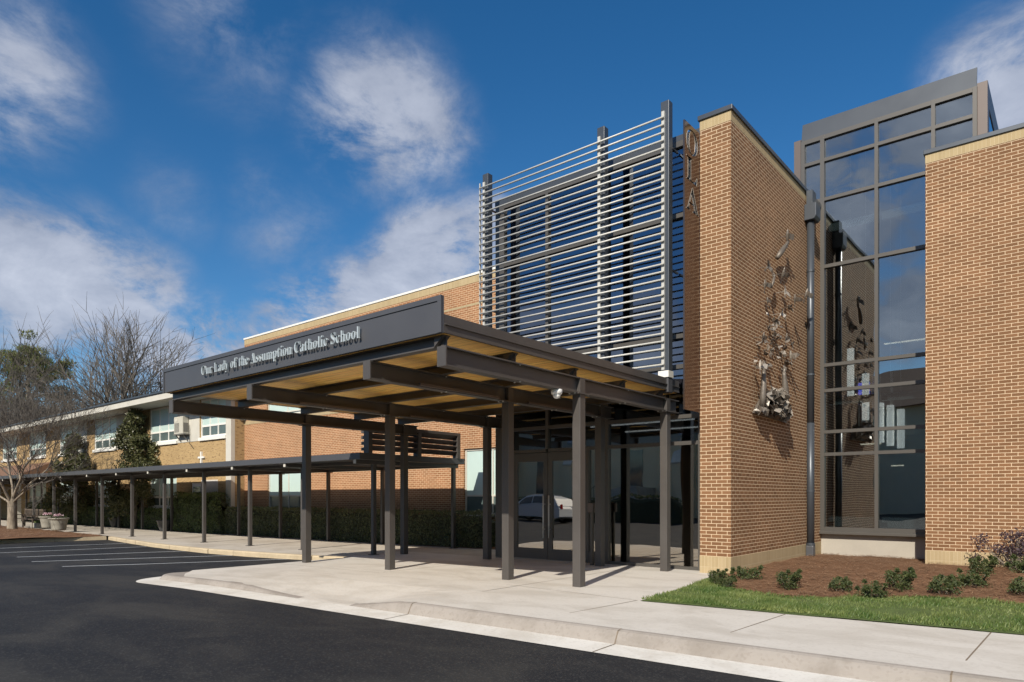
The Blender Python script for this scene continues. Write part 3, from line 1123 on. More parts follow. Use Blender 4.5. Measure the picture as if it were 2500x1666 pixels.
for x0, x1, z0, z1 in ((-4.80, -4.76, 3.4, 4.9), (-4.45, -4.40, 3.4, 4.9), (-3.98, -3.93, 3.4, 4.9), (-4.76, -4.45, 4.86, 4.9)):
    MB().box(x0, TY + 3.2, z0, x1, TY + 3.26, z1).build('door_frame', 'grey_white', tower)
for x0, x1, y, z in ((-3.95, -3.0, 20.0, 5.48), (-3.78, -3.5, 20.0, 2.28), (-4.6, -4.1, 20.4, 2.9)):
    MB().box(x0, y, z, x1, y + .05, z + .03).build('light_strip', 'glow_strip', tower)
MB().box(-4.70, 20.6, 4.3, -4.42, 20.64, 4.62).build('lit_panel', 'glow_blue', tower)
for i, (x, z0, z1, lab) in enumerate(((-4.585, 4.11, 5.34, 'white tube pendant hanging highest in the tower, nearest its left mullion'),
                                      (-4.231, 3.46, 4.65, 'second highest white tube pendant, cut by the pale band in the left panes'),
                                      (-3.891, 2.86, 3.87, 'white tube pendant hidden in part by the middle mullion'),
                                      (-3.665, 2.77, 3.79, 'white tube pendant between two others in the right panes'),
                                      (-3.433, 2.70, 3.67, 'lowest white tube pendant, nearest the right brick wing'))):
    t = thing('pendant_lamp', lab, 'lamp', (x, 19.3, z0), 'white tube pendants inside the glass tower')
    MB().tube([(x, 19.3, z0), (x, 19.3, z1)], .085, 16).build('shade', 'glow_white', t, smooth=False)
    MB().tube([(x, 19.3, z1), (x, 19.3, 10.42)], .006, 5).build('cable', 'pipe', t)

# ------------------------------------------------------------------ downspout in the corner
t = thing('downspout', 'slate blue downspout with box head running down beside the sculpture wall', 'downspout', (-4.81, 16.60, 0.05))
px, py = -4.805, 16.62
MB().tube([(px, py, .36), (px, py, 3.2)], .083, 18).build('pipe', 'slate', t, smooth=True)
MB().tube([(px, py, 3.2), (px, py, 7.95)], .080, 18).build('pipe', 'slate', t, smooth=True)
m = MB()
m.prism([(px - .10, 7.88), (px + .12, 7.88), (px + .16, 7.95), (px + .16, 8.25), (px - .10, 8.25)], 'y', py - .15, py + .22)
m.build('conductor_head', 'slate', t, bevel=.01)
MB().box(-4.875, py - .08, 8.25, -4.74, py + .20, 8.58).build('scupper', 'slate', t)
m = MB()
m.tube([(px, py, .36), (px, py, .42)], .098, 18)
m.build('collar', 'slate', t)
MB().box(px - .085, py - .09, .02, px + .085, py + .09, .36).build('boot', 'fascia', t, bevel=.02)
m = MB()
for z in (1.6, 4.3, 6.7):
    m.tube([(px, py, z), (px, py, z + .04)], .091, 18)
m.build('strap', 'slate', t)

# ------------------------------------------------------------------ walls with openings
def holed(x0, x1, z0, z1, holes, y, depth=.12):
    """front face at y between x0..x1, z0..z1 with openings and their reveals"""
    xs = sorted({x0, x1, *[h[0] for h in holes], *[h[2] for h in holes]})
    zz = sorted({z0, z1, *[h[1] for h in holes], *[h[3] for h in holes]})
    m = MB()
    for xa, xb in zip(xs, xs[1:]):
        for a_, b_ in zip(zz, zz[1:]):
            c, d = (xa + xb) / 2, (a_ + b_) / 2
            if any(h[0] < c < h[2] and h[1] < d < h[3] for h in holes):
                continue
            m.add([(xa, y, a_), (xb, y, a_), (xb, y, b_), (xa, y, b_)], [(0, 1, 2, 3)])
    for a_, b_, c, d in holes:
        q = y + depth
        m.add([(a_, y, b_), (c, y, b_), (c, y, d), (a_, y, d), (a_, q, b_), (c, q, b_), (c, q, d), (a_, q, d)],
              [(0, 4, 5, 1), (1, 5, 6, 2), (2, 6, 7, 3), (3, 7, 4, 0)])
    return m


def window(parent, x0, z0, x1, z1, y, cols, zsplit, framemat, fw=.05, upper='teal', lower='teal_dark', depth=.05):
    """frame > panes: tall upper lights over low lower ones"""
    m = MB()
    m.box(x0, y, z0, x0 + fw, y + depth, z1)
    m.box(x1 - fw, y, z0, x1, y + depth, z1)
    m.box(x0 + fw, y, z0, x1 - fw, y + depth, z0 + fw)
    m.box(x0 + fw, y, z1 - fw, x1 - fw, y + depth, z1)
    iw = (x1 - x0 - 2 * fw) / cols
    for k in range(1, cols):
        m.box(x0 + fw + iw * k - fw * .4, y + .002, z0 + fw, x0 + fw + iw * k + fw * .4, y + depth, z1 - fw)
    m.box(x0 + fw, y + .004, zsplit - fw * .5, x1 - fw, y + depth, zsplit + fw * .5)
    w = m.build('window', framemat, parent)
    for k in range(cols):
        a_, b_ = x0 + fw + iw * k + (fw * .4 if k else 0), x0 + fw + iw * (k + 1) - (fw * .4 if k < cols - 1 else 0)
        MB().box(a_, y + .03, zsplit + fw * .5, b_, y + .045, z1 - fw).build('pane', upper, w)
        MB().box(a_, y + .03, z0 + fw, b_, y + .045, zsplit - fw * .5).build('pane', lower, w)
    return w


# ------------------------------------------------------------------ orange brick classroom wing
CY = 15.7
cw = thing('classroom_wing', 'long two storey orange brick wing with cream top band behind the signed canopy', 'building', (-20, CY, 0))
holes = [(-26.6, .93, -23.6, 2.66), (-15.05, .93, -11.6, 3.0), (-26.65, 4.86, -23.7, 5.6), (-20.6, 4.86, -17.6, 5.6)]
holed(-28.5, -10.89, -.4, 4.66, holes[:2], CY).build('wall', 'brick_orange', cw)
holed(-28.5, -10.89, 4.82, 7.49, holes[2:], CY).build('wall', 'brick_orange', cw)
MB().box(-28.5, CY - .015, 4.66, -10.89, CY + .2, 4.82).build('stone_band', 'white' if False else 'soldier', cw)
MB().box(-28.5, CY - .006, 7.49, -10.89, CY + .2, 7.56).build('stone_band', 'soldier', cw)
MB().box(-28.5, CY, 7.56, -10.89, CY + .2, 8.20).build('wall', 'brick_orange', cw)
MB().box(-28.505, CY - .006, 8.20, -10.89, CY + .2, 8.43).build('top_course', 'soldier_top', cw)
MB().box(-28.53, CY - .03, 8.43, -10.87, 24, 8.50).build('coping', 'white', cw)
MB().box(-28.495, CY + .2, -.4, -10.9, 24, 8.425).build('core', 'brick_orange', cw)
for x0, z0, x1, z1 in holes:
    window(cw, x0 + .01, z0 + .01, x1 - .01, z1 - .01, CY + .06, 2 if x1 - x0 < 3.2 else 3, 1.52 if z0 < 2 else 5.0, 'grey_white', fw=.055)
    MB().box(x0 - .02, CY - .04, z0 - .05, x1 + .02, CY + .1, z0 + .008).build('sill', 'grey_white', cw)
MB().box(-28.5, CY - .004, -.41, -10.89, CY + .1, .28).build('base_course', 'soldier', cw)

# ------------------------------------------------------------------ old yellow brick wing
OY = 15.13
ow = thing('old_classroom_wing', 'older two storey yellow brick wing with overhanging flat roof and teal windows', 'building', (-50, OY, -.1))
up = [(-31.42, 4.2, -28.99, 5.98), (-36.9, 4.2, -33.75, 5.98), (-44.5, 4.2, -41.2, 5.98), (-50.4, 4.2, -47.0, 5.98), (-56.6, 4.2, -53.0, 5.98), (-63.0, 4.2, -59.4, 5.98), (-69.2, 4.2, -65.8, 5.98)]
dn = [(-36.9, .95, -33.85, 2.6), (-44.5, .95, -41.2, 2.6), (-50.4, .95, -47.0, 2.6), (-56.6, .95, -53.0, 2.6), (-32.35, -.12, -31.35, 2.15)]
holed(-88, -28.97, -.5, 6.0, up + dn, OY).build('wall', 'brick_old', ow)
MB().box(-28.96, OY + .13, -.5, -28.505, OY + .6, 6.0).build('wall', 'brick_old', ow)
MB().box(-88, OY + .14, -.5, -28.97, 24, 6.0).build('core', 'dark', ow)
MB().box(-28.966, OY - .05, -.5, -28.508, OY + .128, 6.0).build('corner_trim', 'grey_white', ow)
m = MB()
m.add([(-28.503, OY + .128, -.5), (-28.503, CY - .002, -.5), (-28.503, CY - .002, 6.0), (-28.503, OY + .128, 6.0)], [(0, 1, 2, 3)])
m.build('return_wall', 'brick_old', ow)
for i, (x0, z0, x1, z1) in enumerate(up):
    window(ow, x0 + .01, z0 + .01, x1 - .01, z1 - .01, OY + .04, 3, 4.74, 'white', fw=.085)
    MB().box(x0 - .04, OY - .09, z0 - .14, x1 + .04, OY + .05, z0 + .008).build('sill', 'white', ow)
for x0, z0, x1, z1 in dn[:-1]:
    window(ow, x0 + .01, z0 + .01, x1 - .01, z1 - .01, OY + .04, 3, 1.45, 'white', fw=.085)
    MB().box(x0 - .04, OY - .07, z0 - .12, x1 + .04, OY + .05, z0 + .008).build('sill', 'white', ow)
for x0, x1 in ((-33.70, -31.47), (-41.15, -39.3), (-46.95, -45.6)):
    MB().box(x0, OY - .02, 4.08, x1, OY + .05, 6.0).build('infill_panel', 'grey_white', ow)
MB().box(-31.30, OY - .015, -.2, -29.75, OY + .05, 2.25).build('infill_panel', 'concrete', ow)
d = MB().box(-32.33, OY + .05, -.12, -31.37, OY + .1, 2.14).build('door', 'white', ow)
MB().box(-32.2, OY + .038, 1.1, -31.5, OY + .052, 1.95).build('pane', 'teal_dark', d)
MB().box(-31.47, OY + .0, .9, -31.43, OY + .05, 1.02).build('handle', 'pipe', d)
rf = MB().box(-90, 13.95, 5.99, -27.9, 25, 6.29).build('roof', 'grey_white', ow)
MB().box(-90.1, 13.88, 6.292, -27.8, 25, 6.37).build('roof_edge', 'slate', rf)
# lower brown entrance roof at the far left
t = thing('side_porch', 'low brown roofed porch of the old wing behind the front bare tree', 'porch', (-60, 13.4, -.2))
MB().prism([(13.0, 2.75), (15.1, 2.75), (15.1, 3.75)], 'x', -74, -51.6).build('roof', 'roof_brown', t)
MB().box(-74, 12.95, 2.60, -51.55, 15.1, 2.748).build('fascia', 'grey_white', t)
for x in (-73.5, -67, -60.5, -52.2):
    MB().box(x - .15, 13.2, -.3, x + .15, 13.5, 2.6).build('post', 'grey_white', t)

# air conditioner
t = thing('window_air_conditioner', 'beige window air conditioner jutting from the old yellow brick wing', 'air conditioner', (-32.85, OY - .4, 4.42))
MB().box(-33.40, 14.80, 4.46, -32.50, 15.10, 5.28).build('casing', 'ac', t, bevel=.02)
m = MB()
for k in range(9):
    m.box(-33.33, 14.79, 4.55 + k * .05, -32.85, 14.80, 4.575 + k * .05)
m.build('front_grille', 'ac_dark', t)
MB().box(-32.5, 14.84, 4.55, -32.49, 15.06, 4.98).build('side_grille', 'ac_dark', t)
MB().box(-33.3, 14.79, 5.05, -33.0, 14.798, 5.19).build('control_panel', 'grey_white', t)
m = MB()
m.bar((-33.3, 15.12, 4.1), (-33.3, 14.83, 4.45), .04, .04)
m.bar((-32.6, 15.12, 4.1), (-32.6, 14.83, 4.45), .04, .04)
m.box(-33.5, 14.8, 4.42, -32.4, 15.12, 4.455)
m.build('bracket', 'ac_dark', t)
m = MB()
m.tube([(-32.42, 15.06, 4.9), (-32.3, 15.04, 4.4), (-32.35, 15.06, 4.0), (-32.0, 15.07, 3.75)], .014, 6)
m.build('cable', 'dark', t)

# cross on the wall
m = MB()
m.box(-31.265, OY - .09, 3.0, -31.175, OY - .002, 3.56)
m.box(-31.5, OY - .088, 3.25, -31.265, OY - .004, 3.335)
m.box(-31.175, OY - .088, 3.25, -30.94, OY - .004, 3.335)
tag(m.build('wall_cross', 'white', bevel=.006), 'small white cross mounted on the old yellow brick wall', 'cross')


# ------------------------------------------------------------------ entrance canopy
can = thing('entrance_canopy', 'dark steel entrance canopy on eight columns with lettered front fascia', 'canopy', (-9.9, 9.0, 0))
CX = (-13.67, -10.74, -7.62, -6.14)
BZ0, BZ1 = 3.13, 3.38


def ibeam_y(x, y0, y1, z0, z1, w=.15, tf=.018, tw=.014):
    m = MB()
    m.box(x - w / 2, y0, z0, x + w / 2, y1, z0 + tf)
    m.box(x - w / 2, y0, z1 - tf, x + w / 2, y1, z1)
    m.box(x - tw / 2, y0, z0 + tf, x + tw / 2, y1, z1 - tf)
    return m


for i, x in enumerate(CX):
    m = ibeam_y(x, 6.02, 12.44, BZ0, BZ1)
    m.box(x - .078, 6.0, BZ0 - .002, x + .078, 6.02, BZ1 + .002)       # end plate
    for y in (9.05, 12.0):                                              # stiffeners over the columns
        for dx in (-1, 1):
            m.box(x + dx * .009, y - .07, BZ0 + .018, x + dx * .074, y + .07, BZ1 - .018)
    b = m.build('main_beam', 'bronze', can)
    m = MB()
    for y in (7.5, 8.86, 9.24, 10.4, 11.8):
        for dx in (-.05, .05):
            m.lathe([(.012, -.016), (.014, -.006), (.014, 0)], (x + dx, y, BZ0), 8)
    for y in (7.45, 8.97, 10.47, 11.88):
        for dx in (-.05, .05):
            m.lathe([(.012, 0), (.012, -.014)], (x + dx, y + .05, BZ1 - .018), 8)
    m.build('bolt', 'pipe', b)
    if i in (1, 2):
        for y0, y1 in ((6.9, 8.7), (9.5, 11.6)):
            MB().box(x + .078, y0, BZ0 + .012, x + .118, y1, BZ0 + .05).build('light_strip', 'panel', b)
    if i == 0:
        MB().box(x + .078, 7.4, BZ0 + .012, x + .10, 11.4, BZ0 + .04).build('light_strip', 'panel', b)
    for y in (9.05, 12.0):
        m = MB()
        m.box(x - .075, y - .075, zs(x) - .02, x + .075, y + .075, BZ0 - .016)
        m.box(x - .10, y - .15, BZ0 - .016, x + .10, y + .15, BZ0 - .001)
        m.build('column', 'bronze', can, bevel=.006)
PY = (6.09, 7.45, 8.97, 10.47, 11.88)
for y in PY:
    w = .12
    m = MB()
    x0, x1 = -13.78, -6.13
    for z0, z1, ww in ((BZ1 + .002, BZ1 + .014, w), (3.516, 3.528, w), (BZ1 + .014, 3.516, .012)):
        xa = x1 - (.17 if z0 < 3.45 and ww == w else 0.0)
        m.box(x0, y - ww / 2, z0, xa, y + ww / 2, z1)
    for sx in (-1, 1):                      # closed taper plate at the end of the purlin
        m.prism([(x1 - .17, BZ1 + .014), (x1 - .02, 3.516), (x1 - .17, 3.516)], 'y', y + sx * .055 - .004, y + sx * .055 + .004)
    m.add([(x1 - .17, y - w / 2, BZ1 + .003), (x1 - .17, y + w / 2, BZ1 + .003), (x1, y + w / 2, 3.527), (x1, y - w / 2, 3.527)], [(0, 1, 2, 3)])
    m.build('purlin', 'bronze', can)
MB().box(-13.8, 5.99, 3.53, -6.10, 12.44, 3.552).build('soffit', 'wood', can)
MB().box(-13.8, 5.99, 3.553, -6.095, 12.44, 3.742).build('roof', 'fascia', can)
m = MB()
m.box(-6.092, 5.98, 3.532, -6.067, 12.44, 3.763)
m.box(-6.066, 5.98, 3.632, -6.045, 12.44, 3.645)
m.box(-6.066, 5.98, 3.532, -6.058, 12.44, 3.545)
m.build('side_fascia', 'bronze', can)
m = MB()
m.box(-13.84, 5.98, 3.532, -13.815, 12.44, 3.763)
m.build('side_fascia', 'bronze', can)
m = MB()
m.box(-13.84, 5.932, 3.53, -6.067, 5.975, 3.99)
fs = m.build('sign_fascia', 'fascia', can)
m = MB()
m.box(-13.845, 5.918, 3.925, -6.062, 5.931, 3.99)
m.box(-13.845, 5.918, 3.53, -13.79, 5.931, 3.924)
m.box(-6.13, 5.918, 3.53, -6.062, 5.931, 3.924)
m.build('border_trim', 'fascia', fs)

GLYPH = {"O":[[[261,-11],[169,7],[94,58],[45,134],[28,228],[45,321],[95,397],[170,448],[265,466],[357,448],[431,399],[481,323],[498,228],[481,134],[430,58],[355,7]],[[265,12],[328,36],[367,108],[379,228],[376,293],[365,346],[348,389],[324,419],[294,437],[260,443],[196,419],[158,347],[145,228],[149,163],[159,109],[177,67],[201,37],[230,18]]],"u":[[[131,-10],[65,17],[46,97],[46,248],[39,282],[11,294],[11,310],[142,310],[142,74],[151,46],[177,36],[228,66],[228,248],[221,283],[189,294],[189,310],[324,310],[324,70],[331,39],[360,30],[360,13],[228,-10],[228,40],[186,3]]],"r":[[[18,0],[18,16],[45,26],[52,56],[52,252],[46,285],[20,293],[21,310],[146,310],[146,252],[187,301],[233,318],[275,304],[289,266],[278,234],[248,222],[222,231],[207,250],[189,260],[162,241],[149,192],[149,56],[159,25],[197,16],[197,0]]],"L":[[[15,0],[15,17],[62,32],[75,81],[75,379],[62,425],[16,439],[16,455],[250,455],[250,439],[208,434],[188,416],[182,379],[182,83],[185,47],[200,31],[234,28],[315,40],[370,80],[409,154],[427,154],[402,0]]],"a":[[[255,-10],[226,-5],[208,10],[200,35],[168,11],[133,-4],[95,-9],[40,11],[20,63],[25,91],[39,115],[63,136],[98,155],[143,173],[199,190],[199,241],[187,282],[148,296],[104,274],[113,257],[123,231],[110,202],[77,191],[45,203],[33,236],[49,278],[95,308],[162,318],[205,315],[239,307],[263,292],[280,271],[290,244],[293,210],[293,62],[295,40],[304,34],[320,42],[329,28],[306,7],[281,-6]],[[151,34],[174,41],[199,63],[199,169],[154,151],[127,123],[118,84],[122,56],[133,39]]],"d":[[[140,-10],[78,10],[35,66],[19,147],[36,237],[81,297],[146,318],[175,314],[201,301],[223,280],[223,401],[212,430],[176,439],[176,455],[319,455],[319,75],[325,41],[353,28],[353,11],[223,-10],[223,39],[201,12],[173,-5]],[[171,28],[202,41],[223,76],[223,242],[206,270],[174,281],[130,250],[118,153],[130,58]]],"y":[[[52,-140],[10,-125],[-7,-84],[5,-53],[36,-40],[64,-49],[75,-76],[74,-87],[86,-99],[114,-74],[129,-44],[140,-5],[36,251],[25,275],[15,287],[-3,293],[-5,310],[162,310],[162,293],[136,289],[128,275],[133,257],[185,119],[230,241],[236,260],[238,274],[229,289],[203,293],[203,310],[300,310],[300,293],[277,281],[259,242],[162,-24],[129,-96],[95,-131]]],"o":[[[169,-10],[90,11],[38,70],[19,154],[38,239],[90,297],[168,318],[245,298],[298,240],[317,154],[298,69],[245,11]],[[169,11],[209,39],[217,81],[220,154],[208,271],[169,299],[128,271],[117,154],[120,82],[128,39]]],"f":[[[15,0],[15,16],[40,22],[50,35],[52,73],[52,277],[16,277],[16,310],[52,310],[52,353],[56,386],[67,413],[85,436],[109,452],[139,461],[174,465],[240,446],[263,400],[252,367],[224,355],[195,365],[185,391],[193,420],[197,433],[180,443],[153,430],[148,390],[148,310],[203,310],[203,277],[148,277],[148,65],[158,26],[199,16],[199,0]]],"t":[[[124,-9],[66,10],[48,71],[48,279],[20,279],[20,300],[88,369],[129,424],[144,424],[144,310],[208,310],[208,279],[144,279],[144,82],[149,51],[168,40],[206,75],[222,66],[198,24],[165,-1]]],"h":[[[18,0],[18,16],[45,26],[52,56],[52,399],[46,429],[19,440],[19,455],[148,455],[148,267],[175,295],[207,313],[243,318],[292,306],[321,271],[330,212],[330,56],[337,26],[363,16],[363,0],[202,0],[202,16],[235,56],[235,217],[229,258],[203,271],[148,235],[148,56],[154,26],[180,16],[180,0]]],"e":[[[154,-10],[85,10],[37,69],[19,157],[38,240],[87,298],[157,318],[193,314],[224,301],[249,280],[268,251],[279,216],[283,173],[117,166],[127,97],[154,56],[199,42],[225,47],[248,62],[270,86],[285,73],[248,27],[205,-1]],[[116,192],[201,192],[201,215],[193,277],[161,297],[136,286],[121,255],[116,203]]],"A":[[[-9,0],[-9,18],[24,30],[49,75],[206,466],[224,465],[384,87],[411,34],[443,18],[443,0],[229,0],[229,18],[283,46],[273,81],[253,132],[103,132],[79,71],[76,59],[124,18],[128,0]],[[113,161],[242,161],[177,319]]],"s":[[[151,-10],[87,6],[73,9],[51,-9],[36,-9],[36,105],[53,105],[87,39],[140,15],[179,27],[192,58],[156,105],[107,130],[54,169],[37,220],[65,291],[141,319],[166,316],[199,308],[213,305],[230,319],[244,319],[244,222],[228,222],[196,277],[149,296],[116,286],[105,259],[115,232],[146,212],[191,189],[241,151],[257,95],[228,18]]],"m":[[[18,0],[18,16],[45,26],[52,56],[52,253],[46,284],[19,294],[19,310],[146,310],[146,265],[173,294],[204,312],[237,318],[277,312],[305,293],[320,261],[348,293],[381,312],[418,318],[465,306],[494,271],[504,212],[504,56],[510,26],[536,16],[536,0],[377,0],[377,16],[403,26],[410,56],[410,217],[404,258],[377,271],[324,237],[324,56],[331,26],[356,16],[356,0],[199,0],[199,16],[225,26],[232,56],[232,217],[226,258],[199,271],[146,235],[146,56],[152,27],[177,16],[177,0]]],"p":[[[17,-139],[17,-124],[40,-117],[50,-101],[52,-64],[52,243],[46,283],[19,295],[19,310],[143,310],[143,263],[166,294],[195,313],[230,319],[293,298],[335,241],[350,160],[334,72],[291,12],[227,-10],[196,-5],[170,9],[148,32],[148,-58],[152,-99],[167,-118],[197,-123],[197,-139]],[[195,28],[239,59],[253,154],[241,248],[199,278],[148,235],[148,69]]],"i":[[[101,362],[65,376],[50,412],[65,449],[101,463],[137,449],[151,412],[136,376]],[[18,0],[18,16],[45,26],[52,56],[52,252],[47,285],[20,293],[21,310],[148,310],[148,56],[154,26],[180,16],[180,0]]],"n":[[[18,0],[18,16],[45,26],[52,56],[52,253],[46,284],[19,294],[19,310],[148,310],[148,267],[175,296],[207,313],[243,318],[292,306],[321,271],[330,212],[330,56],[337,26],[363,16],[363,0],[202,0],[202,16],[235,56],[235,217],[229,258],[203,271],[148,235],[148,56],[154,26],[180,16],[180,0]]],"C":[[[257,-11],[213,-7],[174,3],[137,20],[105,43],[78,71],[56,104],[39,142],[29,184],[26,228],[30,273],[39,314],[56,351],[79,384],[106,412],[139,435],[176,452],[216,462],[259,465],[367,440],[388,435],[419,465],[437,465],[437,308],[420,308],[403,347],[381,380],[356,407],[328,427],[298,439],[265,443],[198,419],[157,347],[144,226],[159,114],[203,46],[278,24],[358,45],[428,106],[447,89],[395,33],[332,0]]],"l":[[[18,0],[18,16],[45,26],[52,56],[52,398],[47,429],[20,439],[20,455],[148,455],[148,56],[154,26],[180,16],[180,0]]],"c":[[[156,-10],[87,11],[38,68],[19,150],[40,237],[96,297],[175,319],[250,298],[277,245],[266,215],[236,204],[214,209],[201,225],[196,251],[197,271],[169,297],[138,285],[118,248],[112,187],[115,142],[123,105],[137,76],[156,55],[178,42],[204,38],[271,72],[285,60],[248,21],[205,-2]]],"S":[[[43,-11],[43,158],[62,158],[75,113],[91,77],[111,50],[136,30],[164,19],[197,15],[257,36],[279,89],[273,117],[255,140],[225,160],[163,191],[77,253],[50,332],[67,403],[115,449],[185,466],[229,461],[282,448],[300,445],[320,466],[339,466],[339,319],[322,319],[293,385],[248,429],[194,445],[140,426],[120,380],[137,336],[189,303],[253,273],[317,233],[350,188],[359,133],[339,58],[281,8],[192,-10],[158,-8],[126,1],[98,9],[85,12],[69,7],[61,-11]]]}


def outline_mesh(name, polys, thick, mat, parent, to_world, offset=0.0):
    """filled flat outlines with holes, extruded by THICK and laid by to_world(x, y, depth)"""
    cu = bpy.data.curves.new(name, 'CURVE')
    cu.dimensions = '2D'
    cu.fill_mode = 'BOTH'
    cu.extrude = thick / 2
    cu.offset = offset
    for p in polys:
        s = cu.splines.new('POLY')
        s.points.add(len(p) - 1)
        s.use_cyclic_u = True
        for j, (x, y) in enumerate(p):
            s.points[j].co = (x, y, 0, 1)
    o = bpy.data.objects.new(name, cu)
    COL.objects.link(o)
    bpy.context.view_layer.update()
    me = bpy.data.meshes.new_from_object(o.evaluated_get(bpy.context.evaluated_depsgraph_get()))
    vs = [to_world(v.co.x, v.co.y, v.co.z) for v in me.vertices]
    fs_ = [tuple(p.vertices) for p in me.polygons]
    bpy.data.objects.remove(o)
    bpy.data.curves.remove(cu)
    bpy.data.meshes.remove(me)
    m = MB()
    m.add(vs, fs_)
    return m.build(name, mat, parent)


# the words on the fascia: one raised mesh per word
x, size = 0.0, 1.0
TEXT = 'Our Lady of the Assumption Catholic School'
ADV = {}
for c, ps in GLYPH.items():
    ADV[c] = max(q[0] for p in ps for q in p) / 1000 + .035
words_, x = [], 0.0
for w in TEXT.split(' '):
    polys = []
    for c in w:
        polys += [[(q[0] / 1000 + x, q[1] / 1000) for q in p] for p in GLYPH[c]]
        x += ADV[c]
    words_.append(polys)
    x += .17
total_w = x - .17
LX0, LX1, LZ = -12.17, -7.61, 3.675
sx_ = (LX1 - LX0) / total_w
sz_ = .37
for polys in words_:
    polys = [[(px_ * sx_, py_ * sz_) for px_, py_ in p] for p in polys]
    outline_mesh('lettering', polys, .035, 'letters', fs, lambda a_, b_, c_: (LX0 + a_, 5.885 + c_, LZ + b_), offset=-.004)

# post stub and security camera
MB().box(-6.215, 11.91, 3.49, -6.03, 12.09, 3.768).build('post_stub', 'fascia', can, bevel=.005)
t = thing('security_camera', 'white dome security camera under the beam nearest the brick pier', 'camera', (-6.14, 8.45, 3.06))
MB().lathe([(.085, .068), (.088, .03), (.08, .0), (.062, -.008)], (-6.14, 8.45, 3.06), 20).build('housing', 'plastic', t, smooth=True)
MB().lathe([(.062, -.008), (.058, -.035), (.04, -.06), (.012, -.07)], (-6.14, 8.45, 3.06), 20).build('dome', 'plastic', t, smooth=True)

# ------------------------------------------------------------------ slatted sun screen
scn = thing('sun_screen', 'tall screen of thin silver slats on three dark posts before the glass hall', 'screen', (-8.4, 12.0, 3.76))
for x in (-10.73, -7.55, -6.11):
    MB().box(x - .085, 11.92, 3.77, x + .085, 12.08, 9.07).build('post', 'slate', scn, bevel=.006)
    m = MB()
    m.box(x - .055, 11.888, 3.92, x + .005, 11.918, 8.87)
    m.build('slat_bracket', 'pipe', scn)
for k in range(33):
    z = 8.735 - .1475 * k
    m = MB()
    m.tube([(-10.86, 11.855, z), (-6.10, 11.855, z)], .0185, 10)
    m.build('slat', 'pipe', scn, smooth=True)
m = MB()
m.box(-6.235, 11.885, 3.772, -6.015, 12.10, 3.90)
m.build('base_cap', 'white', scn, bevel=.006)
for x in (-10.73, -6.11):
    for z in (8.28, 5.9):
        MB().bar((x, 12.08, z), (x, 12.47, z), .035, .035).build('strut', 'slate', scn)
MB().box(-10.884, 11.88, 3.92, -10.863, 11.915, 8.87).build('slat_bracket', 'pipe', scn)

# ------------------------------------------------------------------ blade sign with cut-out letters
bs = thing('blade_sign', 'tall bronze blade sign with three cut out letters beside the brick pier', 'sign', (-5.53, 11.85, 3.08))
y0, y1, zb, zt = 11.533, 12.16, 3.08, 8.345
cuts = []
for c, (ya, yb_), (za_, zb_) in (('O', (11.60, 12.08), (7.80, 8.27)), ('L', (11.60, 12.06), (7.30, 7.74)), ('A', (11.60, 12.12), (6.76, 7.21))):
    ps = GLYPH[c]
    mx_ = [q[0] for p in ps for q in p]
    my_ = [q[1] for p in ps for q in p]
    for p in ps:
        cuts.append([(ya + (q[0] - min(mx_)) / (max(mx_) - min(mx_)) * (yb_ - ya), za_ + (q[1] - min(my_)) / (max(my_) - min(my_)) * (zb_ - za_)) for q in p])
outline_mesh('sign_panel', [[(y0, zb), (y1, zb), (y1, zt), (y0, zt)]] + cuts, .03, 'blade', bs, lambda a_, b_, c_: (-5.53 + c_, a_, b_))
for p in cuts:
    m = MB()
    n = len(p)
    vs = [(-5.549, q[0], q[1]) for q in p] + [(-5.511, q[0], q[1]) for q in p]
    m.add(vs, [(i, (i + 1) % n, n + (i + 1) % n, n + i) for i in range(n)])
    m.build('letter_edge', 'blade_edge', bs)
m = MB()
m.box(-5.60, 12.08, 4.0, -5.55, 12.44, 4.08)
m.box(-5.60, 12.08, 7.9, -5.55, 12.44, 7.98)
m.build('bracket', 'slate', bs)

# ------------------------------------------------------------------ push button post
t = thing('door_button_post', 'slim dark post with a push plate box beside the glass doors', 'push button post', (-7.86, 12.1, .06))
MB().box(-7.90, 12.06, .05, -7.84, 12.12, 1.16).build('post', 'frame', t)
MB().box(-7.935, 12.02, 1.16, -7.805, 12.13, 1.36).build('button_box', 'panel', t, bevel=.01)

# ------------------------------------------------------------------ louvred end screen
lv = thing('louvre_screen', 'dark louvred panel between the entrance canopy and the long walkway roof', 'screen', (-13.98, 12.7, 2.6))
for y in (11.06, 12.75, 14.28):
    MB().box(-14.08, y - .06, 2.60, -13.88, y + .06, 3.25).build('frame_post', 'bronze', lv)
MB().box(-14.08, 11.0, 3.25, -13.88, 14.34, 3.33).build('frame_rail', 'bronze', lv)
for ya, yb_ in ((11.12, 12.69), (12.81, 14.22)):
    for k in range(4):
        z = 2.70 + k * .15
        m = MB()
        m.prism([(-14.05, z), (-14.03, z - .02), (-13.90, z + .09), (-13.92, z + .11)], 'y', ya, yb_)
        m.build('louvre', 'panel', lv)
m = MB()
for k in range(4):
    z = 2.70 + k * .15
    m.box(-14.2, 11.01, z - .03, -14.085, 11.10, z + .05)
m.build('louvre_cap', 'bronze', lv)

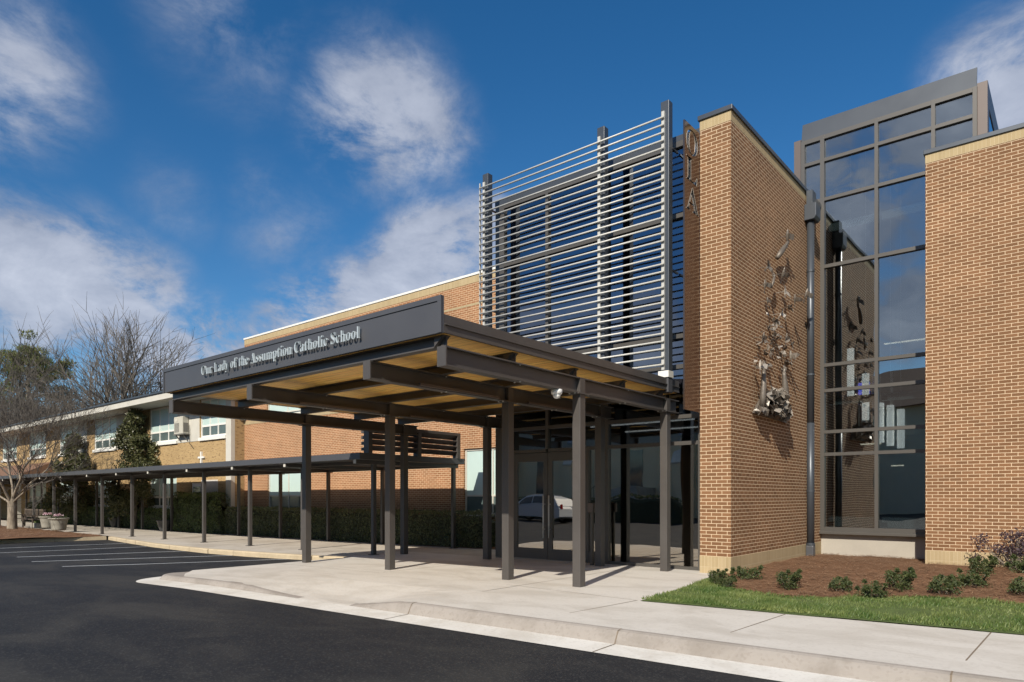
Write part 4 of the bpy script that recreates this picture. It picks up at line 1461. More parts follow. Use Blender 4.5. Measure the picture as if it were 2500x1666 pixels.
# ------------------------------------------------------------------ long covered walkway
cwk = thing('covered_walkway', 'long low flat roofed walkway on thin dark posts along the brick wings', 'covered walkway', (-40, 12.6, -.1))
MB().box(-86, 10.79, 2.455, -13.95, 14.52, 2.585).build('roof', 'slate', cwk)
m = MB()
m.box(-86, 10.75, 2.44, -13.92, 10.788, 2.60)
m.box(-86, 14.522, 2.44, -13.92, 14.56, 2.60)
m.box(-13.948, 10.79, 2.44, -13.92, 14.52, 2.60)
m.build('fascia', 'fascia', cwk)
WX = [-14.18, -17.4, -20.35, -23.4, -26.5, -29.45, -32.6, -35.85, -38.75, -41.8, -44.9, -48, -51.1, -54.2, -57.3, -60.4, -63.5, -66.6]
for x in WX:
    MB().box(x - .055, 10.80, 2.33, x + .055, 14.5, 2.438).build('cross_beam', 'bronze', cwk)
    MB().box(x - .05, 10.788, 2.335, x + .05, 10.80, 2.435).build('beam_end', 'grey_white', cwk)
    for y in (11.4, 14.35):
        m = MB()
        m.box(x - .05, y - .05, zs(x) - .03, x + .05, y + .05, 2.329)
        m.box(x - .10, y - .10, zs(x) - .03, x + .10, y + .10, zs(x) + .012)
        m.build('column', 'bronze', cwk)
for y in (11.4, 14.35):
    for a_, b_ in zip(WX, WX[1:]):
        MB().box(b_ + .056, y - .04, 2.345, a_ - .056, y + .04, 2.437).build('edge_beam', 'bronze', cwk)


# ------------------------------------------------------------------ bronze sculpture on the pier's flank
WX0 = -4.906
scu = thing('wall_sculpture', 'bronze sculpture of two raised arms in a heap of leaves on the brick pier', 'sculpture', (WX0, 14.1, 3.1), 'bronze sculpture pieces on the brick pier')
rnd = random.Random(21)


def hand(m, wrist, aim, side, size, curl, rnd):
    """palm, four unequal fingers and a thumb at the end of a forearm"""
    wrist, aim = Vector(wrist), Vector(aim).normalized()
    side = (Vector(side) - aim * Vector(side).dot(aim)).normalized()
    nrm_ = aim.cross(side)
    L = size
    m.tube([wrist - aim * .02, wrist + aim * L * .12, wrist + aim * L * .32, wrist + aim * L * .5], [L * .16, L * .19, L * .24, L * .20], 10)
    for k, (off, ln) in enumerate(((-.19, .42), (-.065, .50), (.065, .47), (.19, .36))):
        b = wrist + aim * L * .46 + side * L * off
        c1 = (aim + side * off * .7 + nrm_ * curl * .25).normalized()
        c2 = (aim + side * off * .5 + nrm_ * curl * (.8 + .2 * rnd.random())).normalized()
        c3 = (aim * .7 + nrm_ * curl * (1.3 + .3 * rnd.random())).normalized()
        p1 = b + c1 * L * ln * .45
        p2 = p1 + c2 * L * ln * .32
        p3 = p2 + c3 * L * ln * .25
        m.tube([b, p1, p2, p3], [L * .062, L * .056, L * .05, L * .034], 7)
    b = wrist + aim * L * .14 - side * L * .2
    p1 = b + (aim * .6 - side * .8 + nrm_ * .2).normalized() * L * .22
    p2 = p1 + (aim * .95 - side * .25 + nrm_ * .4).normalized() * L * .2
    m.tube([b, p1, p2], [L * .075, L * .065, L * .042], 7)


def W(y, z, out=0.1):
    return Vector((WX0 + out, y, z))


# the right-hand arm and the left-hand arm
m = MB()
m.tube([W(14.70, 3.42, .14), W(14.68, 3.62, .16), W(14.64, 3.85, .16), W(14.61, 4.02, .155), W(14.60, 4.10, .15)], [.066, .074, .062, .044, .036], 12)
hand(m, W(14.60, 4.08, .15), (0.1, .35, 1), (0.4, 1, 0), .19, .3, rnd)
m.build('arm', 'bronze_art', scu, smooth=True)
m = MB()
m.tube([W(13.42, 3.20, .12), W(13.41, 3.45, .14), W(13.42, 3.70, .15), W(13.44, 3.90, .145), W(13.45, 3.98, .14)], [.052, .060, .054, .043, .036], 12)
hand(m, W(13.45, 3.96, .14), (0.05, .05, 1), (0.4, 1, 0), .20, .12, rnd)
m.build('arm', 'bronze_art', scu, smooth=True)
m = MB()
m.tube([W(13.62, 3.12, .12), W(13.60, 3.3, .14), W(13.56, 3.5, .10)], [.035, .04, .02], 8)
m.build('sleeve_fold', 'bronze_art', scu, smooth=True)


def shard(m, p, s, rnd, tilt=None):
    """one torn bent metal leaf with thickness"""
    a = Vector((rnd.uniform(.1, 1), rnd.uniform(-1, 1), rnd.uniform(-1, 1))).normalized() if tilt is None else tilt
    u = a.orthogonal().normalized()
    u.rotate(Matrix.Rotation(rnd.random() * 6.28, 3, a))
    v = a.cross(u)
    p = Vector(p)
    w = s * rnd.uniform(.5, .9)
    k = rnd.uniform(.1, .35) * s
    top = [p - u * s * .5, p - v * w * .5 + a * k, p + u * s * .55 + a * k * .4, p + v * w * .5 + a * k * rnd.uniform(-.5, 1)]
    bot = [q - a * .006 for q in top]
    c = p + a * k * .5
    m.add(top + [c] + bot + [c - a * .006],
          [(0, 1, 4), (1, 2, 4), (2, 3, 4), (3, 0, 4), (6, 5, 9), (7, 6, 9), (8, 7, 9), (5, 8, 9), (0, 5, 6, 1), (1, 6, 7, 2), (2, 7, 8, 3), (3, 8, 5, 0)])


m = MB()
m2 = MB()
for i in range(190):
    # a low triangle heap, wide at the bottom and peaked left of its middle
    t = rnd.random()
    z = 3.13 + t * .55 * (1 - rnd.random() * .25)
    hw = 1.02 * (1 - (z - 3.13) / .68) ** .8
    yc = 14.15 + (.0 if z < 3.3 else -.0)
    y = yc + rnd.uniform(-1, 1) * hw
    if y > 14.9 and z > 3.4:
        continue
    z -= max(0, (y - 14.4)) * .05
    out = .05 + rnd.random() * .30 * (1 - abs(y - 14.1) / 1.2)
    shard(m if rnd.random() < .78 else m2, W(y, z, max(.03, out)), rnd.uniform(.12, .28), rnd)
m.build('leaf_heap', 'bronze_art', scu)
m2.build('bright_leaves', 'steel_art', scu)
m = MB()
m.prism([(13.2, 3.12), (15.1, 3.08), (14.75, 3.45), (14.1, 3.66), (13.6, 3.45)], 'x', WX0 + .003, WX0 + .06)
m.build('backing_plate', 'bronze_art', scu)


def bird(m, p, s, head, lift, rnd):
    """small bird: spindle body, two bent wings, tail"""
    p, h = Vector(p), Vector(head).normalized()
    sd = h.cross(Vector((1, 0, .2))).normalized()
    up = sd.cross(h).normalized()
    m.tube([p - h * s * .45, p - h * s * .2, p + h * s * .1, p + h * s * .32, p + h * s * .45], [s * .03, s * .10, s * .12, s * .08, s * .015], 7)
    for k in (-1, 1):
        r0, r1 = p + h * s * .15, p - h * s * .15
        e = p + sd * k * s * .42 + up * s * lift + h * s * .10
        tip = p + sd * k * s * .85 + up * s * lift * rnd.uniform(.6, 1.6) - h * s * .2
        e2 = p + sd * k * s * .4 + up * s * lift * .8 - h * s * .3
        th = up * .005
        m.add([r0, e, tip, e2, r1, r0 - th, e - th, tip - th, e2 - th, r1 - th], [(0, 1, 3, 4), (1, 2, 3), (5, 9, 8, 6), (6, 8, 7), (0, 5, 6, 1), (1, 6, 7, 2), (2, 7, 8, 3), (3, 8, 9, 4)])
    q0, q1 = p - h * s * .4, p - h * s * .8
    m.add([q0 - sd * s * .04, q0 + sd * s * .04, q1 + sd * s * .16, q1 - sd * s * .16], [(0, 1, 2, 3)])
    m.tube([p, Vector((WX0, p.y, p.z))], .006, 5)


BIRDS = [(13.57, 6.03, .20, 'dark bronze bird flying alone upper left on the brick pier'),
         (14.52, 6.14, .26, 'bronze bird rising with folded wings high on the brick pier'),
         (13.54, 5.68, .22, 'bronze bird with wings spread low, second from top along the left side'),
         (14.47, 5.74, .22, 'pale shining bronze bird in the middle of the rising flock'),
         (13.54, 5.35, .16, 'small slim bronze bird below the spread winged left bird'),
         (14.29, 5.25, .18, 'small bright bronze bird just above the dense leaf cluster'),
         (15.19, 5.75, .22, 'dark bronze bird banking right of the flock'),
         (15.92, 6.03, .26, 'dark bronze bird nearest the slate downspout'),
         (14.90, 5.51, .17, 'small dull bronze bird under the banking bird'),
         (14.62, 4.81, .22, 'bronze bird at the right edge of the dense leaf cluster'),
         (13.30, 4.60, .20, 'bronze bird at the far left of the dense leaf cluster'),
         (15.08, 4.75, .17, 'small bronze bird above the lower right leaf cluster'),
         (15.09, 4.52, .26, 'bright bronze bird above the right raised arm'),
         (13.15, 4.03, .24, 'bright bronze bird perched beside the left raised hand')]
for y, z, s, lab in BIRDS:
    t = thing('bronze_bird', lab, 'sculpture', W(y, z, .15), 'bronze sculpture pieces on the brick pier')
    m = MB()
    bird(m, W(y, z, rnd.uniform(.12, .22)), s, (rnd.uniform(-.1, .3), rnd.uniform(-.8, .8), rnd.uniform(.5, 1)), rnd.uniform(.1, .5), rnd)
    m.build('body', 'steel_art' if 'bright' in lab or 'pale' in lab else 'bronze_art', t)
# dense cluster of torn leaves between the arms and the flock
t = thing('bronze_leaf_cluster', 'dense burst of bronze leaves swirling above the raised arms', 'sculpture', W(14.1, 4.6), 'bronze sculpture pieces on the brick pier')
m = MB()
m2 = MB()
for i in range(46):
    y = rnd.gauss(14.1, .34)
    z = 4.68 + rnd.gauss(0, .17) + (.16 if abs(y - 14.1) < .2 else 0) - abs(y - 14.1) * .12
    shard(m if rnd.random() < .82 else m2, W(y, z, rnd.uniform(.04, .26)), rnd.uniform(.05, .15), rnd)
for y, z, k in ((15.05, 4.40, 9), (13.45, 4.50, 7), (13.05, 4.02, 4), (14.1, 5.02, 9), (13.75, 5.15, 2)):
    for i in range(k):
        shard(m if rnd.random() < .6 else m2, W(y + rnd.gauss(0, .09), z + rnd.gauss(0, .07), rnd.uniform(.04, .2)), rnd.uniform(.06, .15), rnd)
m.build('leaves', 'bronze_art', t)
m2.build('bright_leaves', 'steel_art', t)
# the topmost piece: a forearm and hand letting a bird go
t = thing('bronze_top_hand', 'topmost bronze forearm and hand letting a bird go on the brick pier', 'sculpture', W(14.6, 6.7), 'bronze sculpture pieces on the brick pier')
m = MB()
m.tube([W(14.34, 6.42, .10), W(14.47, 6.56, .13), W(14.64, 6.72, .15), W(14.78, 6.82, .15)], [.045, .060, .046, .028], 12)
hand(m, W(14.76, 6.81, .15), (.05, .8, .6), (.5, -.5, 1), .17, .3, rnd)
m.build('arm', 'bronze_art', t, smooth=True)
m = MB()
bird(m, W(14.80, 7.00, .16), .30, (.1, -.2, 1), .35, rnd)
m.build('bird', 'bronze_art', t)
t = thing('bronze_hand', 'small bronze hand reaching up between two birds on the brick pier', 'sculpture', W(14.1, 5.9), 'bronze sculpture pieces on the brick pier')
m = MB()
m.tube([W(13.98, 5.72, .10), W(14.05, 5.85, .12), W(14.09, 5.95, .12)], [.02, .03, .03], 8)
hand(m, W(14.09, 5.94, .12), (.05, .2, 1), (.1, 1, 0), .13, .4, rnd)
m.build('arm', 'bronze_art', t, smooth=True)


# ------------------------------------------------------------------ shrubs, hedges
def leafy(fn, n, w, l, rnd, up=.35):
    """n leaves at points given by fn() -> (point, outward)"""
    m = MB()
    for i in range(n):
        p, o = fn()
        o = Vector(o).normalized()
        d = Vector((rnd.gauss(0, 1), rnd.gauss(0, 1), rnd.gauss(0, 1)))
        d = d - o * d.dot(o) * .7 + o * .25 + Vector((0, 0, up))
        f = o + Vector((rnd.gauss(0, .55), rnd.gauss(0, .55), rnd.gauss(0, .55) + .25))
        s = rnd.uniform(.7, 1.25)
        m.leaf(p, d, w * s, l * s, rnd, face=f)
    return m


def make_shrub(seed, mat, rx, rz, n, leaf=(.022, .042), stems=7):
    rnd = random.Random(seed)
    t = thing('low_shrub', '', 'shrub', (0, 0, 0), 'young shrubs along the mulch bed')
    lobes = [(Vector((rnd.uniform(-.75, .75) * rx, rnd.uniform(-.6, .6) * rx, rz * rnd.uniform(.25, .8))), rnd.uniform(.22, .5) * rx) for k in range(10)]
    for k in range(9):                       # sprigs that stand out of the mass
        a_, q = rnd.random() * 6.283, rnd.uniform(.7, 1.15) * rx
        lobes.append((Vector((q * math.cos(a_), q * math.sin(a_), rz * rnd.uniform(.5, 1.15))), .07 * rx))

    def fn():
        c, r = rnd.choice(lobes)
        d = Vector((rnd.gauss(0, 1), rnd.gauss(0, 1), rnd.gauss(0, 1))).normalized()
        p = c + d * r * rnd.uniform(.45, 1.08)
        p.z = max(p.z, .02 + rnd.random() * .05)
        return p, d
    leafy(fn, n, leaf[0], leaf[1], rnd).build('foliage', mat, t)
    m = MB()
    for k in range(stems):
        c, r = lobes[k % len(lobes)]
        m.tube([(c.x * .15, c.y * .15, -.05), (c.x * .6, c.y * .6, c.z * .5), tuple(c)], [.010, .007, .004], 5)
    m.build('stem', 'bark_dark', t)
    return t


protos = [make_shrub(3, 'leaf_shrub', .23, .25, 1500), make_shrub(5, 'leaf_shrub', .20, .22, 1100), make_shrub(8, 'leaf_shrub', .25, .20, 1400)]
SHRUBS = [(-4.52, 10.62, .85, 'sparse brownish green shrub at the pointed corner of the lawn by the brick pier'),
          (-4.22, 10.32, .80, 'low green shrub in front of the sparse one at the lawn corner'),
          (-4.36, 11.50, 1.05, 'round green shrub right against the front corner of the brick pier'),
          (-3.43, 10.70, 1.05, 'round green shrub standing alone below the bronze sculpture'),
          (-2.73, 10.90, .95, 'flat green shrub below the slate downspout'),
          (-2.24, 10.62, .95, 'lower left one of the touching shrub pair before the glass tower'),
          (-2.10, 11.60, 1.20, 'taller right one of the touching shrub pair before the glass tower'),
          (-1.50, 11.55, 1.20, 'round green shrub below the left corner of the right brick wing'),
          (-1.30, 12.70, 1.15, 'dense dark shrub between the wing corner and the purple shrub'),
          (-1.36, 14.70, 1.25, 'green shrub against the cream base in front of the purple shrub'),
          (-.60, 12.10, 1.15, 'green shrub cut by the right picture edge on the mulch'),
          (-.72, 15.40, 1.45, 'large yellowish green shrub right of the purple shrub')]
for i, (x, y, s, lab) in enumerate(SHRUBS):
    if i < 3:
        o = protos[i]
        o.location = (x, y, .085)
        s *= .88
        o.scale = (s, s, s)
        o.rotation_euler = (0, 0, i * 1.3)
        o['label'] = lab
    else:
        dup(protos[i % 3], (x, y, .085), i * 2.1, s * .88, lab)
t = thing('purple_shrub', 'loose purple leaved shrub against the cream base of the right brick wing', 'shrub', (-.95, 15.85, .1))
rp = random.Random(17)
lob = [(Vector((-.95 + rp.uniform(-.55, .65), 15.85 + rp.uniform(-.2, .2), .62 + rp.uniform(-.2, .16))), rp.uniform(.10, .22)) for k in range(16)]


def fnp():
    c, r = rp.choice(lob)
    d = Vector((rp.gauss(0, 1), rp.gauss(0, 1), rp.gauss(0, .7))).normalized()
    return c + d * r * rp.uniform(.3, 1.1), d


leafy(fnp, 1500, .028, .05, rp, .1).build('foliage', 'leaf_purple', t)
m = MB()
for c, r in lob:
    m.tube([(-.9 + rp.uniform(-.05, .05), 15.85, .05), ((c.x - .9) / 2, 15.85, .3), tuple(c)], [.010, .008, .004], 5)
m.build('stem', 'bark_dark', t)


def hedge(name, label, x0, x1, y0, y1, z0, z1, n, mat, seed, round_=.12, lumps=.07, leaf=(.045, .075), cat='hedge'):
    rnd = random.Random(seed)
    t = thing(name, label, cat, ((x0 + x1) / 2, (y0 + y1) / 2, z0))
    core = MB()
    nx = max(6, int((x1 - x0) / .5))
    ring = []
    for i in range(nx + 1):
        x = x0 + (x1 - x0) * i / nx
        j = lumps * noise.noise(Vector((x * 1.1, seed, 0)))
        e = min(1, (min(x - x0, x1 - x) + .08) / .5)
        e = math.sqrt(max(0, 1 - (1 - e) ** 2))
        yc, hh = (y0 + y1) / 2, (y1 - y0) / 2 * (.55 + .45 * e) - .07
        zt_ = z0 + (z1 - z0 - .09 + j) * (.55 + .45 * e)
        ring.append([(x, yc - hh, z0), (x, yc - hh, zt_ - round_), (x, yc - hh + round_, zt_), (x, yc + hh - round_, zt_), (x, yc + hh, zt_ - round_), (x, yc + hh, z0)])
    vs = [p for r in ring for p in r]
    fs_ = [(i * 6 + k, (i + 1) * 6 + k, (i + 1) * 6 + k + 1, i * 6 + k + 1) for i in range(nx) for k in range(5)] + [tuple(range(6)), tuple(range(nx * 6, nx * 6 + 6))]
    core.add(vs, fs_).build('twigs', 'hedge_core', t)
    Lx, Ly, Lz = x1 - x0, y1 - y0, z1 - z0

    def fn():
        a = rnd.random() * (Lz * 1.2 + Ly)
        x = x0 + Lx * rnd.random()
        k = noise.noise(Vector((x * 1.3, seed, 0))) * lumps
        e = min(1, (min(x - x0, x1 - x) + .05) / .45)
        e = math.sqrt(max(0, 1 - (1 - e) ** 2))
        k2 = noise.noise(Vector((x * 2.3, a * 2, seed))) * lumps
        if a < Lz * 1.2:
            z = a / 1.2
            p = Vector((x, (y0 + y1) / 2 - Ly / 2 * (.55 + .45 * e) - k2 + rnd.uniform(-.02, .07), z0 + z * (.55 + .45 * e)))
            o = Vector((0, -1, .1))
            if z > Lz - round_:
                p.y += (z - Lz + round_) * .8
        else:
            p = Vector((x, y0 + (a - Lz * 1.2), z0 + (Lz + k) * (.55 + .45 * e) + k2 * .6 + rnd.uniform(-.07, .03)))
            o = Vector((0, 0, 1))
        if rnd.random() < .06:                       # the ends
            xe = rnd.choice((x0, x1))
            p = Vector((xe + (rnd.uniform(-.03, .08) if xe == x0 else rnd.uniform(-.08, .03)), y0 + Ly * rnd.uniform(.2, .8), z0 + Lz * .6 * rnd.random()))
            o = Vector((-1 if xe == x0 else 1, 0, .2))
        return p, o
    leafy(fn, n, leaf[0], leaf[1], rnd, .3).build('foliage', mat, t)
    return t


hedge('clipped_hedge', 'long dark green clipped hedge along the orange brick classroom wing', -28.4, -13.2, 14.66, 15.5, -.1, 1.0, 15000, 'leaf_hedge', 4)
hedge('large_round_shrub', 'large rounded dark green shrub at the corner of the old yellow brick wing', -33.2, -28.5, 14.45, 15.05, -.12, 1.58, 8000, 'leaf_green', 9, round_=.3, lumps=.16, cat='shrub')
hedge('low_hedge', 'low dark hedge under the old wing windows behind the two evergreen trees', -45.5, -33.5, 14.62, 15.02, -.15, .85, 7000, 'leaf_green', 12, lumps=.14)
hedge('sunny_hedge', 'low bright yellow green clipped hedge at the far left of the old wing', -55.5, -45.8, 14.6, 15.02, -.2, 1.03, 7000, 'leaf_lit', 15)


# ------------------------------------------------------------------ trees
WANDER = [.13]


def branch_tree(rnd, trunk, twigs, p, d, length, r, level, maxlevel, spread, up, kids, minr):
    """grow one limb as a wandering tapered tube, then its side branches"""
    n = 5 if level < 2 else 4 if level < 4 else 3
    pts, rad = [p.copy()], [r]
    q, dd = p.copy(), d.normalized()
    end = r * (.55 if level < maxlevel else .35)
    for i in range(n):
        dd = (dd + Vector((rnd.gauss(0, WANDER[0]), rnd.gauss(0, WANDER[0]), rnd.gauss(0, WANDER[0] * .7) + up * .10))).normalized()
        q = q + dd * length / n
        pts.append(q.copy())
        rad.append(r + (end - r) * (i + 1) / n)
    (trunk if level < 2 else twigs).tube(pts, rad, 9 if level == 0 else 6 if level < 2 else 4 if level < 4 else 3, caps=False)
    if level >= maxlevel:
        return
    k = kids[min(level, len(kids) - 1)]
    for i in range(k):
        t = rnd.uniform(.35, 1.0) if i < k - 1 else 1.0
        j = min(int(t * n), n - 1)
        f = t * n - j
        b = pts[j].lerp(pts[j + 1], f)
        ax = dd.orthogonal().normalized()
        ax.rotate(Matrix.Rotation(rnd.random() * 6.283, 3, dd))
        ang = spread * rnd.uniform(.6, 1.25) * (.5 if i == k - 1 else 1)
        nd = dd.copy()
        nd.rotate(Matrix.Rotation(ang, 3, ax))
        rr = rad[j] * rnd.uniform(.50, .72) if i < k - 1 else end * .92
        branch_tree(rnd, trunk, twigs, b, nd, length * rnd.uniform(.62, .86), max(rr, minr), level + 1, maxlevel, spread, up, kids, minr)


def bare_tree(name, label, base, h, r, seed, levels=6, spread=.55, up=.5, kids=(5, 4, 3, 3, 3, 2), lean=(0, 0), group=None, bk='bark', tk='twig', first=.34, minr=.008, forks=None, wide=1.0):
    rnd = random.Random(seed)
    t = thing(name, label, 'tree', base, group)
    tr, tw = MB(), MB()
    b = Vector(base) - Vector((0, 0, .2))
    if forks:
        # short trunk that breaks into several long rising stems
        top = b + Vector((0, 0, h * first))
        tr.tube([b, b + Vector((0, 0, .25)), b + Vector((.02, 0, h * first * .5)), top], [r * 1.35, r * 1.05, r * .95, r * .9], 12, caps=False)
        for (dx, dy, dz, ln, rr) in forks:
            branch_tree(rnd, tr, tw, top - Vector((0, 0, rnd.uniform(0, h * first * .22))), Vector((dx, dy, dz)), ln, r * rr, 1, levels, spread, up, kids, minr)
    else:
        branch_tree(rnd, tr, tw, b, Vector((lean[0], lean[1], 1)), h * first, r, 0, levels, spread, up, kids, minr)
    k = h / (max(v[2] for v in tw.v) - base[2])            # as tall as asked
    for mb in (tr, tw):
        mb.v = [(base[0] + (v[0] - base[0]) * k * wide, base[1] + (v[1] - base[1]) * k * wide, base[2] + (v[2] - base[2]) * k) for v in mb.v]
    tr.build('trunk', bk, t, smooth=True)
    tw.build('branches', tk, t)
    return t


bare_tree('bare_street_tree', 'pale barked bare tree with many rising stems on the left mulch island', (-40.2, 10.05, -.1), 9.2, .22, 42, levels=6, spread=.48, up=.36,
          kids=(4, 5, 4, 3, 3, 2), first=.20, minr=.008, wide=1.05,
          forks=[(.95, .25, .60, 2.6, .27), (-.9, -.1, .65, 2.5, .27), (.5, .1, 1.0, 2.6, .33), (-.45, .2, 1.0, 2.7, .33), (.15, -.3, 1.2, 2.8, .40), (.85, .35, .9, 2.5, .26), (-.8, .3, .95, 2.4, .26)])
WANDER[0] = .085
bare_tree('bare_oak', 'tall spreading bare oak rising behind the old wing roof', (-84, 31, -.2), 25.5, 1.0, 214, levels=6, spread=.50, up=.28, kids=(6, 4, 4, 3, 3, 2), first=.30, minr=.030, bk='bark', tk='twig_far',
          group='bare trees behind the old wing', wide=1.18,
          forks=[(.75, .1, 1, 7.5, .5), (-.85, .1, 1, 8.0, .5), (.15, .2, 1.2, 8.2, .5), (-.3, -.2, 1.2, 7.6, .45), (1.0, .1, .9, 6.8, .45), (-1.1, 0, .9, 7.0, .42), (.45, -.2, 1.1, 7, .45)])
bare_tree('bare_far_tree', 'bare tree cut by the left picture edge beyond the pine', (-91, 20.5, -.2), 22, .45, 99, levels=5, spread=.5, up=.42, kids=(6, 4, 3, 3, 2), first=.36, minr=.024, bk='bark_dark',
          group='bare trees behind the old wing')
WANDER[0] = .10
bt = bare_tree('bare_thicket_tree', 'thin bare tree in the thicket directly left of the spreading oak', (-80, 27, -.2), 15, .22, 55, levels=5, spread=.50, up=.42, kids=(7, 5, 4, 3, 2), first=.30, minr=.020,
               bk='bark_dark', group='bare thicket behind the old wing')
for i, (x, y, s, lab) in enumerate(((-69.0, 27, .80, 'thin bare tree in the thicket at the right foot of the spreading oak'), (-84, 23, 1.0, 'thin bare tree before the pine, left of the thicket'),
                                    (-90, 25, 1.0, 'thin bare tree at the far left of the thicket'), (-74, 26, .85, 'lowest thin bare tree of the thicket'),
                                    (-86.5, 29, 1.22, 'tallest thin bare tree between the pine and the oak'), (-76.5, 22.5, .92, 'thin bare tree of the thicket nearest the old wing roof'),
                                    (-81.5, 20.5, .98, 'thin bare tree in front of the thicket, under the left limbs of the oak'), (-94, 29, 1.1, 'thin bare tree half hidden by the pine crown'))):
    dup(bt, (x, y, -.2), 1.1 + i * 1.7, s, lab)

# pine behind
t = thing('pine_tree', 'broad green pine standing behind the bare trees on the left', 'tree', (-98, 26, -.2))
rp = random.Random(31)
m = MB()
m.tube([(-98, 26, -.3), (-98.1, 26, 6), (-97.8, 26.1, 13), (-97.9, 26, 19)], [.42, .36, .25, .08], 10)
pts_ = []
for k in range(44):
    z = 8.0 + 10.4 * rp.random()
    a_ = rp.random() * 6.28
    rr = (7.4 * math.sqrt(max(.05, 1 - ((z - 13.5) / 7.5) ** 2))) * rp.uniform(.55, 1.0)
    e = Vector((-98 + rr * math.cos(a_), 26 + rr * math.sin(a_), z + rr * .12))
    m.tube([(-98, 26, z - .8), ((-98 + e.x) / 2, (26 + e.y) / 2, z - .1), tuple(e)], [.10, .06, .03], 5)
    for q in range(5):
        pts_.append((e.lerp(Vector((-98, 26, z - .4)), rp.random() * .7) + Vector((rp.gauss(0, .5), rp.gauss(0, .5), rp.gauss(0, .35))), rp.uniform(.55, 1.15)))
m.build('trunk', 'bark_dark', t, smooth=True)


def fpine():
    c, r = rp.choice(pts_)
    d = Vector((rp.gauss(0, 1), rp.gauss(0, 1), rp.gauss(0, .7))).normalized()
    return c + Vector((d.x * r, d.y * r, d.z * r * .55)) * rp.uniform(.4, 1.05), d


leafy(fpine, 26000, .10, .42, rp, .5).build('crown', 'leaf_pine', t)


def evergreen(name, label, x, y, z0, h, r, n, seed, flat=.62, group=None):
    rnd = random.Random(seed)
    t = thing(name, label, 'tree', (x, y, z0), group)
    m = MB()
    m.tube([(x, y, z0 - .2), (x + .03, y, z0 + h * .3), (x - .03, y, z0 + h * .7), (x, y, z0 + h * .98)], [.10, .085, .05, .015], 8)
    cl = []
    for k in range(70):
        f = rnd.random() ** .85
        z = z0 + h * (.16 + .82 * f)
        rr = r * (1 - f) ** .62 * (1.0 if f > .15 else .75)
        a_ = rnd.random() * 6.283
        q = rnd.uniform(.35, 1.0)
        c = Vector((x + rr * q * math.cos(a_), y + rr * q * math.sin(a_) * flat, z))
        m.tube([(x, y, z - .35), ((x + c.x) / 2, (y + c.y) / 2, z - .1), tuple(c)], [.022, .015, .008], 4)
        cl.append((c, rnd.uniform(.28, .55) * (1.15 - f * .5)))
    m.build('trunk', 'bark_dark', t, smooth=True)

    def fn():
        c, rr = rnd.choice(cl)
        d = Vector((rnd.gauss(0, 1), rnd.gauss(0, 1), rnd.gauss(0, 1))).normalized()
        p = c + d * rr * rnd.uniform(.25, 1.1)
        p.y = y + (p.y - y) * .9
        return p, d
    leafy(fn, n, .085, .17, rnd, .1).build('crown', 'leaf_holly', t)
    return t


evergreen('evergreen_tree', 'taller narrow dark evergreen tree before the old yellow brick wing', -37.2, 14.55, -.15, 6.0, 2.9, 11000, 6, group='evergreen trees before the old wing')
evergreen('evergreen_tree', 'shorter broad dark evergreen tree left of the taller one by the old wing', -45.6, 14.5, -.18, 5.3, 3.3, 10500, 7, group='evergreen trees before the old wing')


# ------------------------------------------------------------------ planters, pots, bench on the island
def planter(x, y, s, label):
    z = -.06
    t = thing('urn_planter', label, 'planter', (x, y, z), 'stone urns with flowers on the mulch island')
    MB().lathe([(.24 * s, 0), (.27 * s, .02), (.28 * s, .10), (.31 * s, .30), (.33 * s, .34), (.335 * s, .42), (.36 * s, .50), (.40 * s, .52), (.41 * s, .57), (.37 * s, .575), (.34 * s, .53)],
               (x, y, z), 24).build('urn', 'stone', t, smooth=True)
    MB().lathe([(.345 * s, .52), (.2 * s, .535), (.01, .54)], (x, y, z), 16).build('soil', 'mulch', t)
    rnd = random.Random(int(x * 10))

    def fn():
        a_, q = rnd.random() * 6.28, math.sqrt(rnd.random()) * .30 * s
        return Vector((x + q * math.cos(a_), y + q * math.sin(a_), z + .54 + rnd.random() * .09)), Vector((math.cos(a_) * .5, math.sin(a_) * .5, 1))
    leafy(fn, 260, .035, .07, rnd, .6).build('leaves', 'leaf_shrub', t)

    def fn2():
        a_, q = rnd.random() * 6.28, math.sqrt(rnd.random()) * .2 * s
        return Vector((x + q * math.cos(a_), y + q * math.sin(a_), z + .63 + rnd.random() * .10)), Vector((0, -.7, .5))
    leafy(fn2, 90, .06, .05, rnd, .2).build('flowers', 'flower', t)


